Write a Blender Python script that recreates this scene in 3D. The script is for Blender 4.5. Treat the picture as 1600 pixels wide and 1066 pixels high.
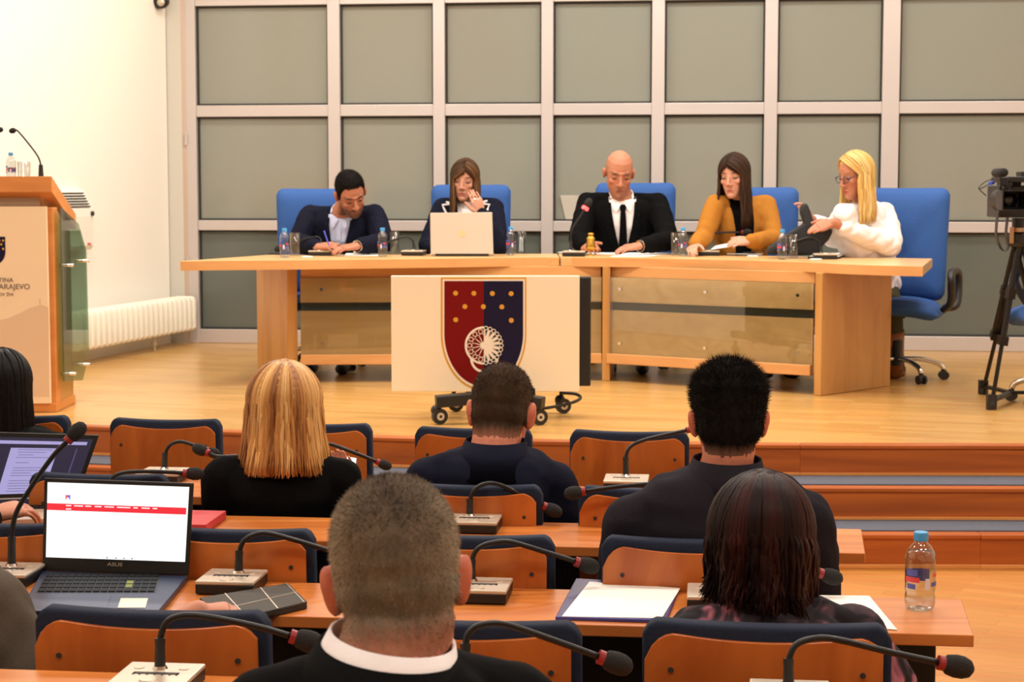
import bpy, bmesh, math, random
import numpy as np
from mathutils import Vector, Matrix
from mathutils.bvhtree import BVHTree

random.seed(7)
rng = np.random.default_rng(7)
for o in list(bpy.data.objects):
    bpy.data.objects.remove(o)
scene = bpy.context.scene
COL = scene.collection
V = Vector

# ------------------------------------------------------------------ camera, world, lights, exposure
FPX, HC, HORIZON = 2800.0, 1.72, 290.0          # focal length in pixels, camera height, horizon row
PITCH = math.atan((533 - HORIZON) / FPX)
camd = bpy.data.cameras.new('camera')
cam = bpy.data.objects.new('camera', camd)
COL.objects.link(cam)
cam.location = (0, 0, HC)
cam.rotation_euler = (math.pi / 2 - PITCH, 0, 0)
camd.sensor_width = 36.0
camd.lens = FPX / 1600 * 36.0
camd.clip_start = 0.05
camd.dof.use_dof = True
camd.dof.focus_distance = 4.6
camd.dof.aperture_fstop = 11.0
scene.camera = cam

world = bpy.data.worlds.new('room_ambient')
scene.world = world
world.use_nodes = True
world.node_tree.nodes['Background'].inputs[0].default_value = (1.0, 0.93, 0.82, 1)
world.node_tree.nodes['Background'].inputs[1].default_value = 0.12

def area_light(name, loc, size, power, color=(1.0, 0.955, 0.895), rot=(0, 0, 0)):
    d = bpy.data.lights.new(name, 'AREA')
    d.shape = 'RECTANGLE'
    d.size, d.size_y = size
    d.energy = power
    d.color = color
    o = bpy.data.objects.new(name, d)
    COL.objects.link(o)
    o.location = loc
    o.rotation_euler = rot
    return o

CEIL = 4.7
for i, (x, y, p) in enumerate([(-1.9, 10.0, 76), (0.6, 9.7, 76), (3.0, 9.4, 58), (-1.4, 12.4, 38), (1.2, 12.2, 38), (3.6, 11.8, 28)]):
    area_light('ceiling_light_stage', (x, y, CEIL - 0.06), (1.2, 0.5), p)
for i, (x, y, p) in enumerate([(-2.4, 5.6, 45), (0.4, 5.4, 45), (3.2, 5.6, 45), (-2.4, 2.0, 35), (0.6, 1.6, 35), (3.4, 2.0, 35)]):
    area_light('ceiling_light_hall', (x, y, CEIL - 0.06), (1.2, 0.5), p)

scene.view_settings.view_transform = 'Standard'
scene.view_settings.look = 'None'
scene.view_settings.gamma = 1.0
scene.view_settings.use_curve_mapping = False
scene.view_settings.exposure = 0.45
scene.cycles.use_denoising = True
scene.cycles.max_bounces = 10
scene.cycles.transparent_max_bounces = 12

# ------------------------------------------------------------------ helpers
_F = V((0, math.cos(PITCH), -math.sin(PITCH)))
_U = V((0, math.sin(PITCH), math.cos(PITCH)))
_R = V((1, 0, 0))
CAMP = V((0, 0, HC))

def ray(u, v):
    return _F + _R * ((u - 800) / FPX) + _U * ((533 - v) / FPX)
def at(u, v, Y):                 # world point on the plane y = Y that the photograph shows at (u, v)
    d = ray(u, v)
    return CAMP + d * (Y / d.y)
def atz(u, v, z):                # the same on the level plane z
    d = ray(u, v)
    return CAMP + d * ((z - HC) / d.z)
def atp(u, v, p0, n):
    d = ray(u, v)
    return CAMP + d * ((p0 - CAMP).dot(n) / d.dot(n))
def lin(c):
    c = c / 255.0
    return c / 12.92 if c <= 0.04045 else ((c + 0.055) / 1.055) ** 2.4
def rgb(r, g, b):
    return (lin(r), lin(g), lin(b), 1.0)

def mat(name, color, rough=0.5, metal=0.0, spec=0.5, bump=None, noise=None, emis=None, emis_s=1.0, sheen=0.0):
    m = bpy.data.materials.new(name)
    m.use_nodes = True
    nt = m.node_tree
    b = nt.nodes['Principled BSDF']
    b.inputs['Base Color'].default_value = color
    b.inputs['Roughness'].default_value = rough
    b.inputs['Metallic'].default_value = metal
    b.inputs['Specular IOR Level'].default_value = spec
    if sheen:
        b.inputs['Sheen Weight'].default_value = sheen
    if emis is not None:
        b.inputs['Emission Color'].default_value = emis
        b.inputs['Emission Strength'].default_value = emis_s
    if noise or bump:
        tc = nt.nodes.new('ShaderNodeTexCoord')
        nz = nt.nodes.new('ShaderNodeTexNoise')
        nz.inputs['Scale'].default_value = (noise or bump)[0]
        nz.inputs['Detail'].default_value = 4
        nt.links.new(tc.outputs['Object'], nz.inputs['Vector'])
        if noise:
            mx = nt.nodes.new('ShaderNodeMix')
            mx.data_type = 'RGBA'
            a = noise[1]
            mx.inputs[6].default_value = tuple(c * (1 - a) for c in color[:3]) + (1,)
            mx.inputs[7].default_value = tuple(min(1, c * (1 + a)) for c in color[:3]) + (1,)
            nt.links.new(nz.outputs['Fac'], mx.inputs[0])
            nt.links.new(mx.outputs[2], b.inputs['Base Color'])
        if bump:
            bp = nt.nodes.new('ShaderNodeBump')
            bp.inputs['Strength'].default_value = bump[1]
            bp.inputs['Distance'].default_value = 0.01
            nt.links.new(nz.outputs['Fac'], bp.inputs['Height'])
            nt.links.new(bp.outputs['Normal'], b.inputs['Normal'])
    return m

def wood(name, c1, c2, scale=(3, 3, 30), rough=0.35, dist=1.2, coat=0.0, big=0.0):
    m = bpy.data.materials.new(name)
    m.use_nodes = True
    nt = m.node_tree
    b = nt.nodes['Principled BSDF']
    b.inputs['Roughness'].default_value = rough
    b.inputs['Coat Weight'].default_value = coat
    b.inputs['Coat Roughness'].default_value = 0.12
    tc = nt.nodes.new('ShaderNodeTexCoord')
    oi = nt.nodes.new('ShaderNodeObjectInfo')
    ad = nt.nodes.new('ShaderNodeVectorMath')
    mp = nt.nodes.new('ShaderNodeMapping')
    mp.inputs['Scale'].default_value = scale
    nz = nt.nodes.new('ShaderNodeTexNoise')
    nz.inputs['Scale'].default_value = 1.0
    nz.inputs['Detail'].default_value = 5
    nz.inputs['Distortion'].default_value = dist
    rp = nt.nodes.new('ShaderNodeValToRGB')
    rp.color_ramp.elements[0].position = 0.3
    rp.color_ramp.elements[0].color = c1
    rp.color_ramp.elements[1].position = 0.72
    rp.color_ramp.elements[1].color = c2
    sc = nt.nodes.new('ShaderNodeVectorMath'); sc.operation = 'SCALE'
    sc.inputs[0].default_value = (7.3, 3.1, 5.7)
    nt.links.new(oi.outputs['Random'], sc.inputs['Scale'])
    nt.links.new(tc.outputs['Object'], ad.inputs[0])
    nt.links.new(sc.outputs[0], ad.inputs[1])
    nt.links.new(ad.outputs[0], mp.inputs['Vector'])
    nt.links.new(mp.outputs[0], nz.inputs['Vector'])
    nt.links.new(nz.outputs['Fac'], rp.inputs[0])
    nt.links.new(rp.outputs[0], b.inputs['Base Color'])
    bp = nt.nodes.new('ShaderNodeBump')
    bp.inputs['Strength'].default_value = 0.05
    nt.links.new(nz.outputs['Fac'], bp.inputs['Height'])
    nt.links.new(bp.outputs['Normal'], b.inputs['Normal'])
    return m

def attr_mat(name, rough=0.5, spec=0.4, sss=0.0, bump=None, aniso=False):
    m = bpy.data.materials.new(name)
    m.use_nodes = True
    nt = m.node_tree
    b = nt.nodes['Principled BSDF']
    b.inputs['Roughness'].default_value = rough
    b.inputs['Specular IOR Level'].default_value = spec
    if sss:
        b.inputs['Subsurface Weight'].default_value = sss
        b.inputs['Subsurface Radius'].default_value = (0.012, 0.005, 0.003)
        b.inputs['Subsurface Scale'].default_value = 0.6
    a = nt.nodes.new('ShaderNodeAttribute')
    a.attribute_name = 'tint'
    nt.links.new(a.outputs['Color'], b.inputs['Base Color'])
    if bump:
        tc = nt.nodes.new('ShaderNodeTexCoord')
        nz = nt.nodes.new('ShaderNodeTexNoise')
        nz.inputs['Scale'].default_value = bump[0]
        nz.inputs['Detail'].default_value = 3
        bp = nt.nodes.new('ShaderNodeBump')
        bp.inputs['Strength'].default_value = bump[1]
        bp.inputs['Distance'].default_value = 0.004
        nt.links.new(tc.outputs['Object'], nz.inputs['Vector'])
        nt.links.new(nz.outputs['Fac'], bp.inputs['Height'])
        nt.links.new(bp.outputs['Normal'], b.inputs['Normal'])
    return m

def glass_mat(name, tint=(1, 1, 1, 1), rough=0.0, mix=0.12):
    m = bpy.data.materials.new(name)
    m.use_nodes = True
    nt = m.node_tree
    nt.nodes.remove(nt.nodes['Principled BSDF'])
    out = nt.nodes['Material Output']
    tr = nt.nodes.new('ShaderNodeBsdfTransparent'); tr.inputs[0].default_value = tint
    gl = nt.nodes.new('ShaderNodeBsdfGlossy'); gl.inputs['Roughness'].default_value = rough
    lw = nt.nodes.new('ShaderNodeLayerWeight'); lw.inputs[0].default_value = 0.5
    fr = nt.nodes.new('ShaderNodeMath'); fr.operation = 'POWER'; fr.inputs[1].default_value = 4.0
    nt.links.new(lw.outputs['Facing'], fr.inputs[0])
    ad = nt.nodes.new('ShaderNodeMath'); ad.operation = 'ADD'; ad.inputs[1].default_value = mix; ad.use_clamp = True
    mx = nt.nodes.new('ShaderNodeMixShader')
    nt.links.new(fr.outputs[0], ad.inputs[0])
    nt.links.new(ad.outputs[0], mx.inputs[0])
    nt.links.new(tr.outputs[0], mx.inputs[1])
    nt.links.new(gl.outputs[0], mx.inputs[2])
    nt.links.new(mx.outputs[0], out.inputs['Surface'])
    return m

M = {}
M['wall'] = mat('white_plaster', rgb(246, 241, 228), 0.85, bump=(60, 0.03))
M['ceiling'] = mat('ceiling_paint', rgb(240, 236, 226), 0.9)
M['pilaster'] = mat('shaded_white_paint', rgb(206, 202, 190), 0.8)  # wall white greyed: the pillar's shade is put into its colour
M['alu'] = mat('brushed_aluminium', rgb(204, 196, 192), 0.42, 0.35, noise=(3, 0.04))
M['gasket'] = mat('black_rubber', rgb(45, 43, 40), 0.7)
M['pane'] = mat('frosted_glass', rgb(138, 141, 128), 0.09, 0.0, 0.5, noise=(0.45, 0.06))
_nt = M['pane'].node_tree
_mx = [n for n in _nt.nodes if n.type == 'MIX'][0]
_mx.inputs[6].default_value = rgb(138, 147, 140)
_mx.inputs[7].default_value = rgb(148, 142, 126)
M['pane_low'] = mat('dark_lower_glass', rgb(98, 104, 97), 0.12, 0.0, 0.5, noise=(0.5, 0.06))  # bottom row of panes, in a darker tone than the rows above
M['wood_chair'] = wood('beech_ply', rgb(168, 82, 27), rgb(212, 120, 50), (5, 5, 1.6), 0.33, 1.5)
M['wood_desk'] = wood('beech_desk', rgb(186, 102, 42), rgb(222, 140, 70), (1.2, 14, 14), 0.28, 0.8)
M['wood_table'] = wood('maple_table', rgb(208, 160, 100), rgb(226, 182, 124), (1.0, 12, 12), 0.3, 0.8)
M['wood_panel'] = wood('maple_panel', rgb(184, 130, 66), rgb(204, 152, 84), (8, 8, 1.2), 0.4, 0.8)
M['wood_edge'] = wood('beech_edge', rgb(200, 125, 58), rgb(222, 148, 78), (2, 2, 8), 0.4, 0.8)
M['table_edge'] = wood('maple_edge', rgb(206, 148, 88), rgb(222, 166, 106), (2, 2, 8), 0.4, 0.8)
M['table_front'] = wood('maple_front', rgb(190, 152, 100), rgb(206, 170, 118), (1.0, 12, 12), 0.35, 0.8)
M['wood_step'] = wood('step_board', rgb(150, 72, 20), rgb(186, 98, 34), (0.8, 6, 14), 0.4, 0.9)
M['wood_strip'] = wood('step_strip', rgb(205, 130, 60), rgb(226, 156, 86), (1, 8, 8), 0.4)
M['carpet'] = mat('blue_grey_carpet', rgb(84, 88, 100), 0.95, noise=(160, 0.25), bump=(220, 0.3))
M['navy'] = mat('navy_upholstery', rgb(31, 39, 57), 0.8, spec=0.2, noise=(120, 0.12), bump=(300, 0.15))
M['blue'] = mat('blue_upholstery', rgb(40, 84, 150), 0.8, noise=(80, 0.08), bump=(300, 0.15))
M['black'] = mat('black_plastic', rgb(24, 23, 22), 0.45)
M['blackmetal'] = mat('black_metal', rgb(22, 21, 21), 0.4, 0.3)
M['foam'] = mat('black_foam', rgb(30, 29, 28), 0.95, bump=(400, 0.4), noise=(300, 0.3))
M['silver'] = mat('silver_plastic', rgb(206, 192, 172), 0.35, 0.4)
M['chrome'] = mat('chrome', rgb(225, 222, 218), 0.12, 1.0)
M['red'] = mat('red_ring', rgb(140, 26, 30), 0.4)
M['led'] = mat('red_lit_ring', rgb(255, 60, 60), 0.4, emis=rgb(255, 80, 80), emis_s=2.2)
M['paper'] = mat('white_paper', rgb(246, 243, 236), 0.85)
M['cream'] = mat('cream_board', rgb(254, 240, 210), 0.6)
M['gold'] = mat('gold_print', rgb(222, 164, 48), 0.5)
M['printred'] = mat('red_print', rgb(122, 14, 12), 0.7, spec=.15)
M['printblue'] = mat('blue_print', rgb(30, 25, 54), 0.7, spec=.15)
M['printwhite'] = mat('white_print', rgb(250, 240, 220), 0.55)
M['printgrey'] = mat('grey_print', rgb(120, 100, 84), 0.6)
M['hillprint'] = mat('beige_print', rgb(226, 196, 160), 0.6)
M['lectboard'] = mat('lectern_board', rgb(246, 220, 182), 0.6)
M['radiator'] = mat('cream_enamel', rgb(246, 241, 224), 0.35)
M['heater'] = mat('white_enamel', rgb(240, 234, 220), 0.4)
M['glass'] = glass_mat('clear_glass', (0.93, 0.95, 0.93, 1), 0.02, 0.07)
M['tumbler'] = glass_mat('tumbler_glass', (0.90, 0.91, 0.90, 1), 0.02, 0.06)
M['greenglass'] = glass_mat('green_glass', (0.60, 0.74, 0.60, 1), 0.05, 0.08)
M['pet'] = glass_mat('clear_bottle', (0.88, 0.90, 0.90, 1), 0.04, 0.10)
M['cap'] = mat('blue_cap', rgb(72, 160, 218), 0.45)
M['labelblue'] = mat('label_blue', rgb(90, 96, 170), 0.5)
M['labelred'] = mat('label_red', rgb(225, 72, 78), 0.5)
M['labelwhite'] = mat('label_white', rgb(225, 215, 225), 0.5)
M['screenwhite'] = mat('lit_screen', rgb(10, 10, 10), 0.3, emis=rgb(255, 255, 255), emis_s=1.05)
M['screenred'] = mat('lit_red_band', rgb(10, 10, 10), 0.3, emis=rgb(226, 44, 56), emis_s=0.9)
M['screendark'] = mat('lit_dark_page', rgb(10, 10, 12), 0.3, emis=rgb(58, 52, 74), emis_s=0.5)
M['screenlilac'] = mat('lit_page', rgb(10, 10, 12), 0.3, emis=rgb(176, 168, 218), emis_s=0.7)
M['screentext'] = mat('page_text', rgb(10, 10, 12), 0.5, emis=rgb(100, 92, 140), emis_s=0.5)
M['laptopsilver'] = mat('laptop_silver', rgb(186, 168, 146), 0.35, 0.25)
M['laptopblue'] = mat('dark_blue_metal', rgb(42, 50, 78), 0.4, 0.3)
M['brass'] = mat('brass', rgb(206, 160, 66), 0.25, 0.9)
M['skin'] = attr_mat('skin', 0.5, 0.4, 0.12, (90, 0.06))
M['hair'] = attr_mat('hair', 0.45, 0.3)
M['darkhair'] = attr_mat('dark_hair', 0.45, 0.12)
M['hairmatte'] = attr_mat('short_hair', 0.75, 0.08)
def cloth(name, c, rough=0.85, n=0.1, sheen=0.0):
    return mat(name, c, rough, 0, 0.06, noise=(160, n), bump=(350, 0.12), sheen=sheen)
M['suitnavy'] = cloth('navy_wool', rgb(22, 24, 38))
M['suitblack'] = cloth('black_wool', rgb(12, 12, 13))
M['suitdark'] = cloth('charcoal_wool', rgb(38, 35, 41))
M['suitgrey'] = cloth('grey_wool', rgb(92, 82, 72))
M['camel'] = cloth('camel_wool', rgb(172, 114, 46))
M['shirtwhite'] = cloth('white_cotton', rgb(242, 234, 232), 0.8, 0.02)
M['shirtblue'] = cloth('pale_blue_cotton', rgb(200, 206, 232), 0.8, 0.02)
M['knit'] = cloth('black_knit', rgb(15, 14, 15))
M['trousers'] = cloth('dark_trousers', rgb(30, 30, 34))
M['olive'] = cloth('olive_trousers', rgb(74, 70, 52))

class MB:
    """collects closed shapes and links them as one mesh object"""
    def __init__(s):
        s.v, s.f, s.mi = [], [], []
    def add(s, vs, fs, mi=0):
        b = len(s.v)
        s.v += [tuple(p) for p in vs]
        s.f += [tuple(i + b for i in f) for f in fs]
        s.mi += [mi] * len(fs)
        return s
    def box(s, c, size, rot=None, mi=0, taper=1.0):
        x, y, z = (d / 2 for d in size)
        ps = [V((sx * x * (taper if sz > 0 else 1), sy * y * (taper if sz > 0 else 1), sz * z)) for sz in (-1, 1) for sy in (-1, 1) for sx in (-1, 1)]
        if rot is not None:
            ps = [rot @ p for p in ps]
        c = V(c)
        return s.add([p + c for p in ps], [(0, 2, 3, 1), (4, 5, 7, 6), (0, 1, 5, 4), (2, 6, 7, 3), (0, 4, 6, 2), (1, 3, 7, 5)], mi)
    def span(s, a, b, mi=0):
        a, b = V(a), V(b)
        return s.box((a + b) / 2, [abs(b[i] - a[i]) for i in range(3)], mi=mi)
    def bar(s, a, b, w, h, mi=0, up=(0, 0, 1)):
        a, b = V(a), V(b)
        d = (b - a)
        L = d.length
        y = d.normalized()
        upv = V(up)
        if abs(y.dot(upv)) > 0.98:
            upv = V((1, 0, 0))
        x = y.cross(upv).normalized()
        z = x.cross(y)
        R = Matrix((x, y, z)).transposed()
        return s.box((a + b) / 2, (w, L, h), R, mi)
    def tube(s, pts, r, n=8, mi=0, closed=False):
        pts = [V(p) for p in pts]
        rs = r if isinstance(r, (list, tuple)) else [r] * len(pts)
        m = len(pts)
        vs, fs = [], []
        ref = None
        for i, p in enumerate(pts):
            if closed:
                t = (pts[(i + 1) % m] - pts[i - 1]).normalized()
            else:
                t = (pts[min(i + 1, m - 1)] - pts[max(i - 1, 0)])
                t = t.normalized() if t.length > 1e-9 else V((0, 0, 1))
            if ref is None:
                ref = t.orthogonal().normalized()
            ref = (ref - t * ref.dot(t))
            ref = ref.normalized() if ref.length > 1e-6 else t.orthogonal().normalized()
            bn = t.cross(ref)
            for k in range(n):
                a = 2 * math.pi * k / n
                vs.append(p + (ref * math.cos(a) + bn * math.sin(a)) * rs[i])
        for i in range(m if closed else m - 1):
            j = (i + 1) % m
            for k in range(n):
                k2 = (k + 1) % n
                fs.append((i * n + k, i * n + k2, j * n + k2, j * n + k))
        if not closed:
            fs.append(tuple(range(n - 1, -1, -1)))
            fs.append(tuple((m - 1) * n + k for k in range(n)))
        return s.add(vs, fs, mi)
    def lathe(s, prof, n=20, c=(0, 0, 0), mi=0, rot=None):
        c = V(c)
        vs, fs = [], []
        for (r, z) in prof:
            for k in range(n):
                a = 2 * math.pi * k / n
                p = V((r * math.cos(a), r * math.sin(a), z))
                if rot is not None:
                    p = rot @ p
                vs.append(p + c)
        for i in range(len(prof) - 1):
            for k in range(n):
                k2 = (k + 1) % n
                fs.append((i * n + k, i * n + k2, (i + 1) * n + k2, (i + 1) * n + k))
        fs.append(tuple(range(n - 1, -1, -1)))
        fs.append(tuple((len(prof) - 1) * n + k for k in range(n)))
        return s.add(vs, fs, mi)
    def prism(s, poly, z0, z1, mi=0, fn=None):
        n = len(poly)
        ps = [V((p[0], p[1], z0)) for p in poly] + [V((p[0], p[1], z1)) for p in poly]
        if fn:
            ps = [fn(p) for p in ps]
        fs = [tuple(range(n - 1, -1, -1)), tuple(range(n, 2 * n))] + [(i, (i + 1) % n, n + (i + 1) % n, n + i) for i in range(n)]
        return s.add(ps, fs, mi)
    def ell(s, c, r, n=14, rot=None, mi=0):
        c = V(c)
        r = (r, r, r) if not hasattr(r, '__len__') else r
        vs, fs = [], []
        nl = max(6, n // 2)
        for i in range(nl + 1):
            th = math.pi * (0.02 + 0.96 * i / nl)
            for k in range(n):
                a = 2 * math.pi * k / n
                p = V((r[0] * math.sin(th) * math.cos(a), r[1] * math.sin(th) * math.sin(a), -r[2] * math.cos(th)))
                if rot is not None:
                    p = rot @ p
                vs.append(p + c)
        for i in range(nl):
            for k in range(n):
                k2 = (k + 1) % n
                fs.append((i * n + k, i * n + k2, (i + 1) * n + k2, (i + 1) * n + k))
        fs.append(tuple(range(n - 1, -1, -1)))
        fs.append(tuple(nl * n + k for k in range(n)))
        return s.add(vs, fs, mi)
    def mesh(s, name, off=None):
        me = bpy.data.meshes.new(name)
        vs = s.v if off is None else [(p[0] - off[0], p[1] - off[1], p[2] - off[2]) for p in s.v]
        me.from_pydata(vs, [], s.f)
        return me
    def build(s, name, mats, parent=None, smooth=False, bevel=0.0, world=True, seg=2):
        """world=True: coordinates are in the room; the object's origin follows its parent's location"""
        mats = mats if isinstance(mats, (list, tuple)) else [mats]
        off = None
        if parent is not None and world:
            off = WLOC.get(parent.name)
        me = s.mesh(name, off)
        for m in mats:
            me.materials.append(m)
        if len(mats) > 1:
            me.polygons.foreach_set('material_index', s.mi)
        if smooth:
            me.polygons.foreach_set('use_smooth', [True] * len(me.polygons))
        o = bpy.data.objects.new(name, me)
        COL.objects.link(o)
        if parent is not None:
            o.parent = parent
        if world and off is not None:
            WLOC[o.name] = off
        if bevel:
            bv = o.modifiers.new('edge', 'BEVEL')
            bv.width = bevel
            bv.segments = seg
            bv.limit_method = 'ANGLE'
            bv.angle_limit = math.radians(35)
            bv.harden_normals = False
        return o

WLOC = {}
def empty(name, loc, rz=0.0):
    o = bpy.data.objects.new(name, None)
    COL.objects.link(o)
    o.location = loc
    o.rotation_euler.z = rz
    o.empty_display_size = 0.1
    WLOC[o.name] = tuple(loc)
    return o
def tag(o, label, cat, group=None):
    o['label'] = label
    o['category'] = cat
    if group:
        o['group'] = group
    return o
def struct(o):
    o['kind'] = 'structure'
    return o
def recenter(o):
    """put a top-level mesh's origin at its base centre"""
    me = o.data
    n = len(me.vertices)
    a = np.empty(n * 3); me.vertices.foreach_get('co', a)
    a = a.reshape(-1, 3)
    c = np.array([(a[:, 0].min() + a[:, 0].max()) / 2, (a[:, 1].min() + a[:, 1].max()) / 2, a[:, 2].min()])
    me.vertices.foreach_set('co', (a - c).ravel())
    o.location = V(c) + o.location
    return o
def copy_tree(o, parent=None):
    c = o.copy()
    COL.objects.link(c)
    if parent is not None:
        c.parent = parent
    for ch in list(o.children):
        copy_tree(ch, c)
    return c
def Rz(a):
    return Matrix.Rotation(a, 3, 'Z')
def Rx(a):
    return Matrix.Rotation(a, 3, 'X')
def Ry(a):
    return Matrix.Rotation(a, 3, 'Y')
def bez(pts, n=24):
    """smooth path through points (Catmull-Rom)"""
    pts = [V(p) for p in pts]
    P = [pts[0] * 2 - pts[1]] + pts + [pts[-1] * 2 - pts[-2]]
    out = []
    segs = len(pts) - 1
    per = max(2, n // segs)
    for i in range(segs):
        p0, p1, p2, p3 = P[i:i + 4]
        for k in range(per):
            t = k / per
            out.append(0.5 * ((2 * p1) + (p2 - p0) * t + (2 * p0 - 5 * p1 + 4 * p2 - p3) * t * t + (3 * p1 - p0 - 3 * p2 + p3) * t ** 3))
    out.append(pts[-1])
    return out
def text(name, body, size, loc, rot, m, parent=None, align='CENTER', extrude=0.0006, sx=1.0):
    c = bpy.data.curves.new(name, 'FONT')
    c.body = body
    c.size = size
    c.align_x = align
    c.align_y = 'CENTER'
    c.extrude = extrude
    c.materials.append(m)
    o = bpy.data.objects.new(name, c)
    COL.objects.link(o)
    loc = V(loc)
    if parent is not None:
        o.parent = parent
        loc = loc - V(WLOC.get(parent.name, (0, 0, 0)))
    if not isinstance(rot, Matrix):
        rot = Matrix.Rotation(rot[0], 3, 'X')
    # turn the letters into a real mesh
    dg = bpy.context.evaluated_depsgraph_get()
    me = bpy.data.meshes.new_from_object(o.evaluated_get(dg))
    bpy.data.objects.remove(o)
    me.transform(Matrix.LocRotScale(loc, rot.to_quaternion(), V((sx, 1, 1))))
    me.name = name
    if not me.materials:
        me.materials.append(m)
    o = bpy.data.objects.new(name, me)
    COL.objects.link(o)
    if parent is not None:
        o.parent = parent
    return o
# ------------------------------------------------------------------ the setting
ZS = 0.464                       # stage height
RI = ZS / 3
ZT = 1.26                        # top of the head table
ZD = 0.743                       # top of the hall desks

def parquet(name, c1, c2, c3, rot, bw=0.55, bh=0.075, rough=0.3, coat=0.2):
    m = bpy.data.materials.new(name)
    m.use_nodes = True
    nt = m.node_tree
    b = nt.nodes['Principled BSDF']
    b.inputs['Roughness'].default_value = rough
    b.inputs['Coat Weight'].default_value = coat
    b.inputs['Coat Roughness'].default_value = 0.18
    tc = nt.nodes.new('ShaderNodeTexCoord')
    mp = nt.nodes.new('ShaderNodeMapping')
    mp.inputs['Rotation'].default_value = (0, 0, rot)
    br = nt.nodes.new('ShaderNodeTexBrick')
    br.inputs['Scale'].default_value = 1.0
    br.inputs['Brick Width'].default_value = bw
    br.inputs['Row Height'].default_value = bh
    br.inputs['Mortar Size'].default_value = 0.0008
    br.inputs['Color1'].default_value = c1
    br.inputs['Color2'].default_value = c2
    br.inputs['Mortar'].default_value = c3
    nz = nt.nodes.new('ShaderNodeTexNoise')
    nz.inputs['Scale'].default_value = 1.0
    nz.inputs['Detail'].default_value = 5
    m2 = nt.nodes.new('ShaderNodeMapping')
    m2.inputs['Rotation'].default_value = (0, 0, rot)
    m2.inputs['Scale'].default_value = (2.5, 30, 1)
    mx = nt.nodes.new('ShaderNodeMix'); mx.data_type = 'RGBA'; mx.blend_type = 'MULTIPLY'
    mx.inputs[0].default_value = 0.35
    nt.links.new(tc.outputs['Object'], mp.inputs['Vector'])
    nt.links.new(tc.outputs['Object'], m2.inputs['Vector'])
    nt.links.new(mp.outputs[0], br.inputs['Vector'])
    nt.links.new(m2.outputs[0], nz.inputs['Vector'])
    nt.links.new(br.outputs['Color'], mx.inputs[6])
    nt.links.new(nz.outputs['Color'], mx.inputs[7])
    nt.links.new(mx.outputs[2], b.inputs['Base Color'])
    return m
M['floor'] = parquet('oak_parquet', rgb(216, 150, 74), rgb(202, 134, 60), rgb(150, 92, 40), 0.5, rough=0.4)
M['stagefloor'] = parquet('beech_parquet', rgb(226, 176, 102), rgb(210, 156, 82), rgb(180, 126, 62), 0.32, rough=0.3)

fl = MB()
fl.span((-7, -3.2, -0.2), (7, 9.0, 0.0))
o = struct(fl.build('floor', M['floor']))

# stage edge, a shallow curve
edge = [atz(u, v, ZS) for u, v in [(346, 673), (581, 681.6), (837, 688), (1195, 693.5), (1600, 694.8)]]
d0 = (edge[0] - edge[1]).normalized(); d1 = (edge[-1] - edge[-2]).normalized()
edge = [edge[0] + d0 * 4.6] + edge + [edge[-1] + d1 * 4.0]
edge = [V((p.x, p.y, 0)) for p in bez(edge, 36)]
def shifted(off):
    out = []
    for i, p in enumerate(edge):
        t = (edge[min(i + 1, len(edge) - 1)] - edge[max(i - 1, 0)]).normalized()
        n = V((t.y, -t.x, 0))
        if n.y > 0:
            n = -n
        out.append(p + n * off)
    return out
def band(mb, o1, o2, z0, z1, i0=0, i1=None):
    a, b = shifted(o1), shifted(o2)
    i1 = len(a) if i1 is None else i1
    a, b = a[i0:i1], b[i0:i1]
    mb.prism([(p.x, p.y) for p in a] + [(p.x, p.y) for p in reversed(b)], z0, z1)
st = MB()
e0 = shifted(-0.02)
st.prism([(p.x, p.y) for p in e0] + [(7, 16.5), (-7, 16.5)], -0.1, ZS - 0.001)
struct(st.build('stage_floor', M['stagefloor']))
steps = struct(empty('stage_steps', (0, 8.2, 0)))
TR = 0.335
NP = len(edge)
seams = [[0, 9, 17, 25, 31, NP - 1], [0, 7, 15, 23, 30, NP - 1], [0, 6, 13, 20, 29, NP - 1]]
for k in range(3):               # k = 0 is the top riser
    off = TR * k
    z1 = ZS - RI * k
    z0 = z1 - RI
    for a, b in zip(seams[k][:-1], seams[k][1:]):
        r = MB(); band(r, off + 0.0, off + 0.02, z0, z1 - 0.022, a, b + 1)
        r.build('riser_board', M['wood_step'], steps, bevel=0.0015, seg=1)
        n = MB(); band(n, off - 0.05, off + 0.028, z1 - 0.022, z1 + 0.0, a, b + 1)
        n.build('nosing', M['wood_step'], steps, bevel=0.004, seg=1)
        s = MB(); band(s, off + 0.02, off + 0.034, z0, z0 + 0.018, a, b + 1)
        s.build('skirting_strip', M['wood_strip'], steps, bevel=0.002, seg=1)
    if k < 2:
        t = MB(); band(t, off + 0.0, off + TR - 0.02, z0 - 0.03, z0 - 0.002)
        t.build('tread', M['wood_step'], steps)
        c = MB(); band(c, off + 0.034, off + TR - 0.045, z0 - 0.003, z0 + 0.006)
        c.build('carpet_strip', M['carpet'], steps)

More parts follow.
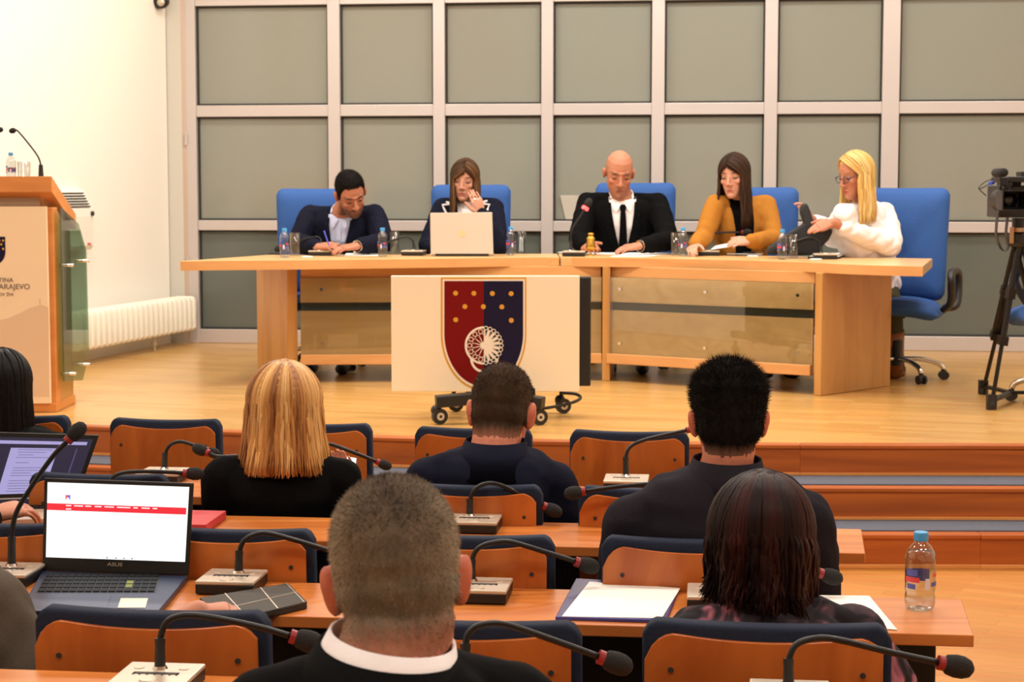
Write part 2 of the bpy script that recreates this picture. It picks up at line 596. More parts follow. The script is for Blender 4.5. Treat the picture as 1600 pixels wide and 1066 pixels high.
# back wall of glass in an aluminium frame
B0, B1 = atz(320, 535, ZS), atz(1500, 548, ZS)
bx = V((B1.x - B0.x, B1.y - B0.y, 0)).normalized()
bn = V((bx.y, -bx.x, 0))         # towards the hall
BP = V((B0.x, B0.y, 0))
def bcoord(u, v):
    p = atp(u, v, BP, bn)
    return (p - BP).dot(bx), p.z
def bw(mb, s0, s1, z0, z1, d0, d1, mi=0):
    """block on the back wall: s along it, d out of it towards the hall"""
    c = BP + bx * ((s0 + s1) / 2) + bn * ((d0 + d1) / 2) + V((0, 0, (z0 + z1) / 2))
    R = Matrix((bx, bn, V((0, 0, 1)))).transposed()
    return mb.box(c, (s1 - s0, abs(d1 - d0), z1 - z0), R, mi)
win = struct(empty('window_1', B0))
posts = [(303, 16), (525, 19), (688, 18), (856, 18), (1028, 19), (1203, 19), (1389, 25)]
ms = []
for u, w in posts:
    s, _ = bcoord(u, 250)
    ww = w / 196.0
    ms.append((s - ww / 2, s + ww / 2))
ms += [(ms[-1][1] + 1.12, ms[-1][1] + 1.22), (ms[-1][1] + 2.3, ms[-1][1] + 2.4)]
ZB, ZTOP = ZS, 3.22
rails = [(ZB, ZB + 0.11), (1.365, 1.445), (2.262, 2.352), (3.13, ZTOP)]
for (a, b) in ms:
    m = MB(); bw(m, a, b, ZB, ZTOP, -0.02, 0.06)
    m.build('mullion', M['alu'], win, bevel=0.004)
for (a0, a1), (b0, b1) in zip(ms[:-1], ms[1:]):
    for (z0, z1) in rails:
        m = MB(); bw(m, a1, b0, z0, z1, -0.02, 0.05)
        m.build('transom', M['alu'], win, bevel=0.004)
    for (r0, r1) in zip(rails[:-1], rails[1:]):
        g = MB(); z0, z1 = r0[1], r1[0]; t = 0.014
        for q in ((a1, a1 + t, z0, z1), (b0 - t, b0, z0, z1), (a1, b0, z0, z0 + t), (a1, b0, z1 - t, z1)):
            bw(g, q[0], q[1], q[2], q[3], -0.01, 0.02)
        g.build('gasket', M['gasket'], win)
        p = MB(); bw(p, a1, b0, z0, z1, -0.012, 0.0)
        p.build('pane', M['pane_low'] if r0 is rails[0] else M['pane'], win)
for dz in (2.34, 1.36):             # hinges on the left jamb
    h = MB(); c = BP + bx * (ms[0][0] + 0.0) + bn * 0.07 + V((0, 0, dz - 0.3))
    h.tube([c, c + V((0, 0, 0.09))], 0.012)
    h.build('hinge', M['alu'], win, smooth=False)
ow = MB(); c = BP + bx * (ms[0][0] - 0.02) + bn * 0.05
ow.bar(c + V((0, 0, ZB)), c + V((0, 0, ZTOP)), 0.022, 0.05)
ow.build('door_edge_strip', mat('pinkish_metal', rgb(205, 182, 165), 0.4, 0.3), win)

s_l, _ = bcoord(267, 250)
CEIL_Z = CEIL
wb = MB(); bw(wb, s_l, ms[0][0] - 0.03, ZS - 0.05, CEIL_Z, -0.12, 0.07)
struct(wb.build('pillar', M['pilaster']))
wb = MB(); bw(wb, ms[0][0] - 0.03, ms[-1][1] + 0.8, ZTOP, CEIL_Z, -0.12, 0.03)
struct(wb.build('wall_back', M['wall']))
wb = MB(); bw(wb, ms[-1][1], ms[-1][1] + 1.4, ZS, ZTOP, -0.12, 0.03)
struct(wb.build('wall_back', M['wall']))
# left wall runs from the pillar towards the hall
cl = BP + bx * s_l + bn * 0.08
wl_dir = V((-0.237, -0.9715, 0)).normalized()
wl_n = V((-wl_dir.y, wl_dir.x, 0))
if wl_n.x < 0:
    wl_n = -wl_n
WL0 = V((cl.x, cl.y, 0))
def wallbox(mb, t0, t1, z0, z1, d0, d1, mi=0):
    c = WL0 + wl_dir * ((t0 + t1) / 2) + wl_n * ((d0 + d1) / 2) + V((0, 0, (z0 + z1) / 2))
    R = Matrix((wl_dir, wl_n, V((0, 0, 1)))).transposed()
    return mb.box(c, (t1 - t0, abs(d1 - d0), z1 - z0), R, mi)
w = MB(); wallbox(w, 0.0, 8.0, -0.1, CEIL_Z, -0.2, 0.0)
struct(w.build('wall_left', M['wall']))
e2 = WL0 + wl_dir * 8.0
w = MB(); w.span((e2.x - 0.25, -3.2, -0.1), (e2.x, e2.y + 0.1, CEIL_Z))
struct(w.build('wall_left', M['wall']))
w = MB(); w.span((6.3, -3.2, -0.1), (6.5, 14.5, CEIL_Z))
struct(w.build('wall_right', M['wall']))
w = MB(); w.span((-7, -3.3, -0.1), (6.5, -3.1, CEIL_Z))
struct(w.build('wall_rear', M['wall']))
w = MB(); w.span((-7, -3.3, CEIL_Z), (7, 16.5, CEIL_Z + 0.2))
struct(w.build('ceiling', M['ceiling']))

def wl_hit(u, v, d=0.0):
    """wall coordinates (t along, z) where the photograph's ray meets the left wall, d in front of it"""
    p = atp(u, v, WL0 + wl_n * d, wl_n)
    return (p - WL0).dot(wl_dir), p.z

# ---- radiator: every column section a part
ta, _ = wl_hit(308, 500, 0.24)
tb, _ = wl_hit(122, 500, 0.24)
rad = tag(empty('radiator', WL0 + wl_dir * ((ta + tb) / 2) + wl_n * 0.15 + V((0, 0, ZS))), 'long low cream column radiator on the white wall behind the lectern', 'radiator')
nfin = 23
zr0, zr1 = 0.575, 0.845
def wp(t, d, z):
    return WL0 + wl_dir * t + wl_n * d + V((0, 0, z))
for i in range(nfin):
    t = ta + (tb - ta) * (i + 0.5) / nfin
    m = MB()
    hw = 0.27 * abs(tb - ta) / nfin
    outline = [(0.055, zr0 + 0.02), (0.075, zr0), (0.225, zr0), (0.245, zr0 + 0.02), (0.245, zr1 - 0.03), (0.232, zr1 - 0.006), (0.21, zr1), (0.09, zr1), (0.068, zr1 - 0.006), (0.055, zr1 - 0.03)]
    ps = [wp(t - hw, d, z) for d, z in outline] + [wp(t + hw, d, z) for d, z in outline]
    n = len(outline)
    m.add(ps, [tuple(range(n - 1, -1, -1)), tuple(range(n, 2 * n))] + [(k, (k + 1) % n, n + (k + 1) % n, n + k) for k in range(n)])
    m.build('radiator_section', M['radiator'], rad, bevel=0.007, smooth=True)
m = MB()
for z in (zr0 + 0.045, zr1 - 0.045):
    m.tube([wp(ta, 0.15, z), wp(tb, 0.15, z)], 0.028, 10)
m.build('header_pipe', M['radiator'], rad, smooth=True)
t3, _ = wl_hit(243, 540, 0.18)
m = MB(); m.tube([wp(t3, 0.17, ZS), wp(t3, 0.17, zr0 + 0.02)], 0.012, 8); m.lathe([(0.022, 0), (0.022, 0.03)], 10, wp(t3, 0.17, ZS + 0.04))
m.build('supply_pipe', M['silver'], rad)

# ---- wall convector
ta, z1 = wl_hit(142, 296, 0.10)
tb, _ = wl_hit(84, 296, 0.10)
_, z0 = wl_hit(142, 390, 0.10)
hz = tag(empty('wall_heater', wp((ta + tb) / 2, 0.06, z0)), 'white electric convector heater with dark grille on the white wall', 'heater')
m = MB()
hh = z1 - z0
prof = [(0.0, 0.0), (0.095, 0.0), (0.115, 0.03), (0.118, hh * 0.55), (0.112, hh * 0.68), (0.045, hh * 0.98), (0.03, hh), (0.0, hh)]
ps = [wp(ta, d, z0 + z) for d, z in prof] + [wp(tb, d, z0 + z) for d, z in prof]
n = len(prof)
m.add(ps, [tuple(range(n - 1, -1, -1)), tuple(range(n, 2 * n))] + [(k, (k + 1) % n, n + (k + 1) % n, n + k) for k in range(n)])
m.build('heater_case', M['heater'], hz, bevel=0.006)
for k in range(6):
    q = k / 5
    d = 0.108 - 0.052 * q; z = z0 + hh * (0.72 + 0.22 * q)
    m = MB(); m.bar(wp(ta + 0.035, d + 0.004, z), wp(tb - 0.02, d + 0.004, z), 0.008, 0.007)
    m.build('grille_slot', M['gasket'], hz)
m = MB(); m.lathe([(0.016, 0), (0.016, 0.014)], 12, wp(ta + 0.03, 0.118, z0 + hh * 0.6), rot=Matrix((wl_dir, V((0, 0, 1)), wl_n)).transposed())
m.build('thermostat_knob', M['gasket'], hz)
m = MB(); m.bar(wp(ta + 0.05, 0.1185, z0 + 0.04), wp(ta + 0.10, 0.1185, z0 + 0.045), 0.003, 0.012)
m.build('red_badge', M['labelred'], hz)

# ---- dome camera at the top of the pillar
cc = at(250, 2, (WL0 + wl_dir * 0.15).y)
dome = tag(empty('security_camera', cc), 'black dome security camera high on the corner of the white wall', 'camera')
m = MB(); m.ell(cc, (0.075, 0.075, 0.06), 20); m.build('dome', M['black'], dome, smooth=True)
m = MB(); m.lathe([(0.03, 0), (0.03, 0.012), (0.018, 0.02)], 16, cc + V((0.02, -0.062, -0.015)), rot=Rx(math.pi / 2)); m.build('lens', M['silver'], dome, smooth=True)
m = MB(); m.lathe([(0.08, 0.03), (0.08, 0.07)], 20, cc); m.build('mount', M['heater'], dome)

# ---- added flat patch standing in for a pale shape in the glass
q0 = atp(895, 344, BP + bn * 0.03, bn)
sh = MB()
qs = [atp(u, v, BP + bn * 0.012, bn) for u, v in [(875, 305), (907, 305), (905, 344), (884, 344)]]
sh.add([p for p in qs] + [p + bn * 0.004 for p in qs], [(3, 2, 1, 0), (4, 5, 6, 7), (0, 1, 5, 4), (1, 2, 6, 5), (2, 3, 7, 6), (3, 0, 4, 7)])
o = tag(sh.build('paper_sheet', mat('greyish_patch', rgb(186, 180, 166), 0.8)), 'pale tapering patch on the glass just left of the bald man', 'sheet')
recenter(o)

# ------------------------------------------------------------------ lectern
LX1, LY0, LY1 = -2.53, 9.9, 10.32
LX0 = -3.62
lec = tag(empty('lectern', ((LX0 + LX1) / 2, 10.1, ZS)), 'tall wooden lectern with printed front board and green glass side', 'lectern')
zf, zb = 1.772, 1.555
m = MB(); yA, yB = LY0 - 0.05, LY1 + 0.06
tx0, tx1 = LX0 - 0.02, LX1 + 0.01
m.add([(tx0, yA, zf - .088), (tx1, yA, zf - .088), (tx1, yB, zb - .088), (tx0, yB, zb - .088), (tx0, yA, zf), (tx1, yA, zf), (tx1, yB, zb), (tx0, yB, zb)],
      [(3, 2, 1, 0), (4, 5, 6, 7), (0, 1, 5, 4), (1, 2, 6, 5), (2, 3, 7, 6), (3, 0, 4, 7)])
m.build('reading_top', M['wood_edge'], lec, bevel=0.004)
for x0, x1 in ((LX0, LX0 + 0.09), (LX1 - 0.085, LX1)):
    m = MB(); m.span((x0, LY0, ZS), (x1, LY0 + 0.10, 1.60)); m.build('post', M['wood_edge'], lec, bevel=0.006)
    m = MB()
    m.add([(x0 + .01, LY0 + .1, ZS + .02), (x1 - .01, LY0 + .1, ZS + .02), (x1 - .01, LY1, ZS + .02), (x0 + .01, LY1, ZS + .02),
           (x0 + .01, LY0 + .1, 1.60), (x1 - .01, LY0 + .1, 1.60), (x1 - .01, LY1, 1.45), (x0 + .01, LY1, 1.45)],
          [(3, 2, 1, 0), (4, 5, 6, 7), (0, 1, 5, 4), (1, 2, 6, 5), (2, 3, 7, 6), (3, 0, 4, 7)])
    m.build('side_panel', M['wood_panel'], lec, bevel=0.003)
m = MB(); m.span((LX0 - .0, LY0 - .01, ZS), (LX1 + .0, LY1, ZS + 0.05)); m.build('plinth', M['wood_edge'], lec, bevel=0.004)
m = MB(); m.span((LX0 + .08, LY0 + .03, ZS + .05), (LX1 - .08, LY0 + .05, 1.66)); m.build('front_panel', mat('brown_grey_panel', rgb(172, 140, 108), 0.5), lec)
bxr = at(77, 500, LY0 - 0.02).x
m = MB(); m.span((LX0 + 0.05, LY0 - .03, 0.515), (bxr, LY0 - .006, 1.605)); bd = m.build('sign_board', M['lectboard'], lec, bevel=0.002)
yb = LY0 - 0.0312
def lp(u, v):
    return at(u, v, yb)
m = MB()
hill = [(-228, 512), (-190, 498), (-150, 506), (-110, 494), (-80, 500), (-60, 512), (-30, 508), (0, 500), (14, 497), (30, 490), (45, 482), (58, 478), (66, 477), (76, 480), (77, 560), (77, 620), (-228, 620)]
ps = [lp(u, v) for u, v in hill]
m.add([V((p.x, yb, p.z)) for p in ps] + [V((p.x, yb + 0.002, p.z)) for p in ps], [tuple(range(len(ps))), ] + [(k, (k + 1) % len(ps), len(ps) + (k + 1) % len(ps), len(ps) + k) for k in range(len(ps))])
m.build('skyline_print', M['hillprint'], bd, world=True)
m = MB(); p = lp(62.5, 474); m.span((p.x - .004, yb - .0005, p.z - .03), (p.x + .004, yb + .001, p.z + .025)); m.build('tower_print', M['hillprint'], bd)
# text is centred on the board
for body, v, sz in (('SKUPŠTINA', 438, 0.036), ('KANTONA SARAJEVO', 448.5, 0.042), ('OSNOV ŽNI', 460.5, 0.024)):
    p = lp({'SKUPŠTINA': 21, 'KANTONA SARAJEVO': 47, 'OSNOV ŽNI': 21}[body], v)
    text('lettering', body, sz, (p.x, yb - 0.0012, p.z), (math.pi / 2, 0, 0), M['printgrey'], bd, 'RIGHT')
def shield_pts(cx, cy, w, h, n=12):
    """heater shield outline, local x right, y up"""
    pts = [(cx - w / 2, cy + h / 2), (cx + w / 2, cy + h / 2), (cx + w / 2, cy - h * 0.02)]
    for k in range(1, n + 1):
        t = k / n
        a = t * math.pi / 2
        pts.append((cx + w / 2 * math.cos(a) ** 1.15 if t < 1 else cx, cy - h * 0.02 - (h * 0.48) * math.sin(a)))
    for k in range(n - 1, 0, -1):
        a = k / n * math.pi / 2
        pts.append((cx - w / 2 * math.cos(a) ** 1.15, cy - h * 0.02 - (h * 0.48) * math.sin(a)))
    pts.append((cx - w / 2, cy - h * 0.02))
    return pts
pa, pb = lp(-21, 370), lp(9, 413)
cx, cz, sw, shh = (pa.x + pb.x) / 2, (pa.z + pb.z) / 2, pb.x - pa.x, pa.z - pb.z
def flat(mb, pts, y, th=0.001, mi=0):
    n = len(pts)
    # pts are x, z facing the hall (-y)
    mb.add([(x, y, z) for x, z in pts] + [(x, y + th, z) for x, z in pts], [tuple(range(n)), tuple(range(2 * n - 1, n - 1, -1))] + [(k, n + k, n + (k + 1) % n, (k + 1) % n) for k in range(n)], mi)
m = MB(); flat(m, shield_pts(cx, cz, sw, shh), yb - 0.001); m.build('shield_print', M['printblue'], bd)
m = MB()
for du, dv in ((-14, 376), (-8, 376), (-1, 376), (5, 376), (2, 382), (5, 389), (-5, 382)):
    p = lp(du, dv); flat(m, [(p.x + .006 * math.cos(a), p.z + .006 * math.sin(a)) for a in np.linspace(0, 2 * math.pi, 9)[:-1]], yb - 0.002)
m.build('gold_dots', M['gold'], bd)
# glass side plate on pins
gx = LX1 + 0.03
m = MB()
pl = [(LY0 + .02, ZS + .17), (LY0 + .02, 1.60), (LY1 + .0, 1.50), (LY1 + .17, 1.34), (LY1 + .19, ZS + .27), (LY1 + 0.02, ZS + .13)]
m.add([(gx, y, z) for y, z in pl] + [(gx + .01, y, z) for y, z in pl], [tuple(range(5, -1, -1)), tuple(range(6, 12))] + [(k, (k + 1) % 6, 6 + (k + 1) % 6, 6 + k) for k in range(6)])
m.build('glass_side', M['greenglass'], lec)
for y, z in ((LY0 + .14, 1.275), (LY1 + .08, 1.285), (LY0 + .14, ZS + .20), (LY1 + .05, ZS + .22)):
    m = MB(); m.tube([(LX1 - .005, y, z), (gx + .045, y, z)], 0.009, 10); m.build('pin', M['chrome'], lec, smooth=True)

# ------------------------------------------------------------------ small item builders
def bottle(base, h, label, group=None, rz=0.0, name='water_bottle', fat=1.0):
    s = h / 0.185
    r = tag(empty(name, base, rz), label, 'bottle', group)
    prof = [(0.012, 0.004), (0.024, 0.0), (0.029, 0.006), (0.0315, 0.018), (0.031, 0.034), (0.0295, 0.042), (0.0315, 0.05), (0.0315, 0.10), (0.0305, 0.112), (0.0315, 0.122), (0.0285, 0.138), (0.021, 0.152), (0.0135, 0.160), (0.0125, 0.168)]
    m = MB(); m.lathe([(a * s, z * s) for a, z in prof], 24); m.build('bottle_body', M['pet'], r, smooth=True, world=False)
    m = MB(); m.lathe([(a * s * 0.94, z * s + 0.001) for a, z in prof[:-3]] , 20); m.build('water', M['water'], r, smooth=True, world=False)
    m = MB(); m.lathe([(0.0145 * s, 0.164 * s), (0.015 * s, 0.168 * s), (0.015 * s, 0.182 * s), (0.0138 * s, 0.185 * s)], 24); m.build('bottle_cap', M['cap'], r, smooth=False, world=False, bevel=0.0008)
    m = MB()
    def patch(a0, a1, z0, z1, mi):
        n = 6
        R = 0.0322 * s
        vs = []
        for k in range(n + 1):
            a = a0 + (a1 - a0) * k / n
            vs += [(R * math.cos(a), R * math.sin(a), z0 * s), (R * math.cos(a), R * math.sin(a), z1 * s)]
        m.add(vs, [(2 * k, 2 * k + 2, 2 * k + 3, 2 * k + 1) for k in range(n)], mi)
    h2 = math.pi
    patch(-h2 * 0.93, -h2 * 0.66, 0.085, 0.10, 0)
    patch(-h2 * 0.96, -h2 * 0.62, 0.070, 0.082, 1)
    patch(-h2 * 0.90, -h2 * 0.70, 0.054, 0.066, 0)
    patch(-h2 * 0.50, -h2 * 0.40, 0.054, 0.080, 2)
    patch(-h2 * 0.36, -h2 * 0.12, 0.060, 0.070, 0)
    patch(-h2 * 0.30, -h2 * 0.16, 0.082, 0.090, 1)
    patch(h2 * 0.2, h2 * 0.8, 0.06, 0.09, 0)
    m.build('bottle_label', [M['labelblue'], M['labelred'], M['labelwhite']], r, world=False)
    r.scale = (fat, fat, 1)
    return r
M['water'] = glass_mat('water', (0.95, 0.97, 0.97, 1), 0.02, 0.02)

def tumbler(base, h, label, group=None, s=1.0):
    o = MB()
    R = 0.031 * s
    o.lathe([(R * 0.86, 0.0), (R * 0.88, 0.004), (R, h), (R * 0.94, h), (R * 0.83, 0.012), (0.002, 0.011)], 24)
    o = o.build('drinking_glass', M['tumbler'], smooth=True)
    o.location = base
    return tag(o, label, 'glass', group)

def microphone(path, label, group, w=0.142, dx=0.0, lit=False, zdesk=ZD, rz=-0.11, head=None, neck_r=0.0062, k=1.0, base=True, hs=1.0, flip=False):
    """path: photograph points of the gooseneck from its foot to the foam head"""
    hb = 0.034 * k
    F0 = atz(path[0][0], path[0][1], zdesk + hb)
    Y = F0.y
    ctr = V((F0.x + dx, F0.y - (0.03 * k if not flip else -0.03 * k), zdesk))
    r = tag(empty('table_microphone', ctr), label, 'microphone', group)
    R = Rz(rz)
    W, D = w * k, 0.145 * k
    def B(x, y, z):
        return ctr + R @ V((x, y, z))
    m = MB(); m.box(ctr + V((0, 0, hb * 0.42)), (W, D, hb * 0.7), R); m.build('microphone_base', M['black'], r, bevel=0.003)
    m = MB(); m.box(ctr + V((0, 0, hb * 0.88)), (W * 1.01, D * 1.01, hb * 0.26), R); m.build('top_plate', M['silver'], r, bevel=0.003)
    m = MB()
    m.box(B(0, -0.004 * k, hb + 0.0006), (W * 0.60, 0.012 * k, 0.0012), R)
    m.box(B(-W * 0.29, -0.008 * k, hb + 0.0006), (0.004, 0.014 * k, 0.0012), R)
    m.box(B(W * 0.29, -0.008 * k, hb + 0.0006), (0.004, 0.014 * k, 0.0012), R)
    for q in range(5):
        m.box(B((q - 2) * W * 0.1, -0.013 * k, hb + 0.0006), (0.004 * k, 0.005 * k, 0.0012), R)
    m.build('slot', M['gasket'], r)
    m = MB(); m.lathe([(0.018 * k, 0.0), (0.016 * k, 0.003)], 18, B(0, -0.05 * k, hb)); m.build('speaker_disc', M['silver'], r)
    for sx in (-1, 1):
        m = MB(); m.lathe([(0.010 * k, 0.0), (0.009 * k, 0.002)], 12, B(sx * W * 0.3, 0.03 * k, hb)); m.build('button', M['silver'], r)
    m = MB(); m.lathe([(0.015 * k, 0), (0.012 * k, 0.006)], 14, F0); m.build('socket', M['chrome'], r)
    pts = [at(u, v, Y) for u, v in path]
    if not flip:
        pts = [p + V((0, 0.05 * i / len(pts) * k, 0)) for i, p in enumerate(pts)]
    nk = neck_r * k
    p1 = pts[1]
    d = (p1 - F0).normalized()
    L = min(0.06 * k, (p1 - F0).length * 0.9)
    m = MB(); m.tube([F0, F0 + d * L], [nk * 1.7, nk * 1.45], 12); m.tube([F0 + d * L, F0 + d * (L + 0.012)], nk * 1.6, 12); m.build('neck_sleeve', M['black'], r, smooth=False)
    curve = bez(pts, 40)
    e = curve[-1]; t = (curve[-1] - curve[-3]).normalized()
    m = MB(); m.tube(curve, nk, 10); m.build('gooseneck', M['blackmetal'], r, smooth=True)
    m = MB(); m.tube([e - t * (0.012 if lit else 0.004) * k, e + t * 0.007 * k], (0.019 if lit else 0.0125) * k * hs, 16); m.build('collar', M['led'] if lit else M['red'], r, smooth=False)
    hh = 0.052 * k * hs
    prof = [(0.011, 0.0), (0.0165, 0.12), (0.0195, 0.4), (0.019, 0.65), (0.0145, 0.88), (0.006, 1.0)]
    x = t.orthogonal().normalized(); y = t.cross(x)
    RR = Matrix((x, y, t)).transposed()
    m = MB(); m.lathe([(a * k * hs, z * hh) for a, z in prof], 18, e + t * 0.006 * k, rot=RR); m.build('foam_head', M['foam'], r, smooth=True)
    return r

def sheet(poly, z, name, label, cat, m, th=0.0015, group=None, lift=None):
    """flat thing lying on a top: photograph outline put on the level z"""
    mb = MB()
    ps = [atz(u, v, z) for u, v in poly]
    mb.prism([(p.x, p.y) for p in ps], z - th, z)
    if lift:
        mb.v = [(x, y, zz + lift(x, y)) for x, y, zz in mb.v]
    o = mb.build(name, m)
    recenter(o)
    return tag(o, label, cat, group)
# ------------------------------------------------------------------ head table on the stage
front = [atz(u, v, ZT) for u, v in [(282, 408), (450, 406.5), (630, 404.5), (780, 402.5), (875, 402), (1000, 403.3), (1120, 405.5), (1240, 409), (1330, 413), (1390, 415), (1442, 416)]]
front = [V((p.x, p.y, 0)) for p in front]
seamx = atz(875, 402, ZT).x
TH = 0.058
def back_y(x):
    """back edge of the table top"""
    if x < -1.3:
        return 11.95
    return float(np.interp(x, [-1.3, 0.3, 1.3, 2.2, 2.75], [11.98, 12.14, 11.95, 11.55, 11.3]))
fpath = bez(front, 60)
fl_ = [p for p in fpath if p.x < seamx - 0.004]
fr_ = [p for p in fpath if p.x > seamx + 0.004]
table = tag(empty('head_table', (0.3, 11.5, ZS)), 'long curved maple head table with glass front panels on the stage', 'table')
lb = [(-1.62, 11.95), (-0.6, back_y(-0.6)), (seamx - 0.004, back_y(seamx))]
m = MB(); m.prism([(p.x, p.y) for p in fl_] + [(seamx - .004, fl_[-1].y)] + lb[::-1], ZT - TH, ZT)
m.build('tabletop', M['wood_table'], table, bevel=0.004)
rb = [(seamx + .004, back_y(seamx)), (1.3, back_y(1.3)), (2.2, back_y(2.2)), (2.66, 11.34)]
m = MB(); m.prism([(seamx + .004, fr_[0].y)] + [(p.x, p.y) for p in fr_] + rb[::-1], ZT - TH, ZT)
m.build('tabletop', M['wood_table'], table, bevel=0.004)
# edge banding along the front
for seg in (fl_, fr_):
    m = MB(); a = [(p.x, p.y - 0.003) for p in seg]; b = [(p.x, p.y + 0.01) for p in seg]
    m.prism(a + b[::-1], ZT - TH - 0.001, ZT - 0.002)
    m.build('edge_band', M['table_edge'], table)
PL = [V((-1.40, 11.42, 0)), V((0.605, 11.53, 0)), V((1.84, 10.74, 0))]
zr = ZS + 0.115
def tleg(a, b, th=0.06):
    m = MB(); m.bar(V((a[0], a[1], (ZS + ZT - TH) / 2)), V((b[0], b[1], (ZS + ZT - TH) / 2)), th, ZT - TH - ZS)
    return m
tleg((-1.40, 11.40), (-1.66, 11.86), 0.07).build('end_panel', M['wood_panel'], table, bevel=0.004)
tleg((PL[1].x, PL[1].y - 0.05), (PL[1].x + 0.06, PL[1].y + 0.40), 0.05).build('leg_panel', M['wood_panel'], table, bevel=0.004)
tleg((PL[2].x - 0.01, PL[2].y - 0.06), (2.36, 11.22), 0.05).build('end_panel', M['wood_panel'], table, bevel=0.004)
for (a, b, s0) in ((PL[0], PL[1], 0.05), (PL[1], PL[2], 0.03)):
    d = (b - a).normalized(); n = V((d.y, -d.x, 0))
    if n.y > 0: n = -n
    a2, b2 = a + d * s0, b - d * 0.03
    mid = lambda z: V((0, 0, z))
    m = MB(); m.bar(a2 + mid(ZT - TH - 0.035) - n * .03, b2 + mid(ZT - TH - 0.035) - n * .03, 0.03, 0.07); m.build('apron', M['table_edge'], table, bevel=0.003)
    m = MB(); m.bar(a2 + mid(zr + 0.032) + n * .02, b2 + mid(zr + 0.032) + n * .02, 0.05, 0.064); m.build('bottom_rail', M['table_edge'], table, bevel=0.004)
    zg0, zg1 = zr + 0.064, ZT - TH - 0.07
    zs0, zs1 = zg0 + (zg1 - zg0) * 0.57, zg0 + (zg1 - zg0) * 0.68
    m = MB(); m.bar(a2 + mid((zg0 + zs0) / 2), b2 + mid((zg0 + zs0) / 2), 0.018, zs0 - zg0); m.build('front_panel', M['table_front'], table)
    m = MB(); m.bar(a2 + mid((zs1 + zg1) / 2), b2 + mid((zs1 + zg1) / 2), 0.018, zg1 - zs1); m.build('front_panel', M['table_front'], table)
    m = MB(); m.bar(a2 + mid((zs0 + zs1) / 2) - n * .06, b2 + mid((zs0 + zs1) / 2) - n * .06, 0.01, zs1 - zs0 + 0.1); m.build('gap_backing', mat('grey_green_gap', rgb(86, 88, 76), 0.6), table)
    m = MB(); m.bar(a2 + mid((zg0 + zg1) / 2) + n * .035, b2 + mid((zg0 + zg1) / 2) + n * .035, 0.006, zg1 - zg0 + 0.01); m.build('glass_panel', M['glass'], table)
    L = (b2 - a2).length
    for q in ((0.07, 0.5, 0.94) if L > 1.0 else (0.1, 0.9)):
        for z in (zg0 + 0.07, zg1 - 0.07):
            c = a2 + d * (L * q) + n * 0.036 + mid(z)
            m = MB(); m.tube([c, c + n * 0.014], 0.011, 10); m.build('standoff', M['chrome'], table)

# ------------------------------------------------------------------ emblem board, television and trolley before the table
BY = 9.62
tv = tag(empty('television', at(765, 600, BY + .1)), 'black flat television behind the cream emblem board', 'television')
a, b = at(640, 432, BY + .07), at(922, 601, BY + .12)
m = MB(); m.span((a.x, BY + .035, b.z), (b.x, BY + .095, a.z)); m.build('display', M['black'], tv, bevel=0.008)
m = MB(); m.span((a.x + .3, BY + .095, b.z + .12), (b.x - .3, BY + .16, a.z - .12)); m.build('back_cover', M['black'], tv, bevel=0.012)
a, b = at(611, 431, BY), at(905, 612, BY)
board = MB(); board.span((a.x, BY - .004, b.z), (b.x, BY + .026, a.z))
board = board.build('emblem_board', M['cream'], None, bevel=0.004)
recenter(board); WLOC[board.name] = tuple(board.location)
tag(board, 'cream board with red and blue shield emblem on the wheeled stand', 'sign')
EY = BY - 0.0045
def ep(u, v):
    p = at(u, v, EY); return (p.x, p.z)
# pixel of the emblem picture: zoomed coordinates -> photograph
def zx(x, y):
    return ep(600 + x * 330 / 1407, 420 + y * 250 / 1066)
def shield_px(x0, x1, y0, y1, ys, n=18):
    cx, hw = (x0 + x1) / 2, (x1 - x0) / 2
    pts = [zx(x0, y0), zx(x1, y0), zx(x1, ys)]
    for k in range(1, n):
        a = k / n * math.pi / 2
        pts.append(zx(cx + hw * math.cos(a) ** 0.95, ys + (y1 - ys) * math.sin(a) ** 1.05))
    pts.append(zx(cx, y1))
    for k in range(n - 1, 0, -1):
        a = k / n * math.pi / 2
        pts.append(zx(cx - hw * math.cos(a) ** 0.95, ys + (y1 - ys) * math.sin(a) ** 1.05))
    pts.append(zx(x0, ys))
    return pts
def eflat(name, ptsl, lay, m):
    mb = MB()
    for pts in ptsl:
        flat(mb, pts, EY - 0.0011 * lay, 0.001)
    return mb.build(name, m, board)
eflat('shield_border', [shield_px(379, 948, 58, 812, 440)], 1, M['gold'])
eflat('shield_inner_border', [shield_px(391, 938, 70, 798, 438)], 2, M['printwhite'])
full = shield_px(402, 927, 82, 782, 436)
cxm = zx(664, 0)[0]
redp = [p for p in full if p[0] <= cxm + 1e-4]
top = zx(664, 82); bot = zx(664.5, 782)
# outline order: start top-left, top middle, bottom, then up the left side
left = [zx(402, 82), top, bot] + [p for p in full[full.index(min(full, key=lambda q: q[1])) + 1:]]
right = [top, zx(927, 82)] + full[2:full.index(min(full, key=lambda q: q[1]))] + [bot]
eflat('red_field', [left], 3, M['printred'])
eflat('blue_field', [right], 3, M['printblue'])
def disc(x, y, r, n=20, a0=0, a1=2 * math.pi):
    full_ = abs(a1 - a0 - 2 * math.pi) < 1e-6
    k = np.linspace(a0, a1, n + 1)
    if full_: k = k[:-1]
    return [zx(x + r * math.cos(a), y + r * math.sin(a)) for a in k][::-1]
for x, y in ((477, 163), (599, 164), (722, 165), (847, 166), (539, 252), (662, 253), (785, 254), (478, 340), (848, 344)):
    eflat('gold_dot', [disc(x, y, 16.5, 14)], 4, M['gold'])
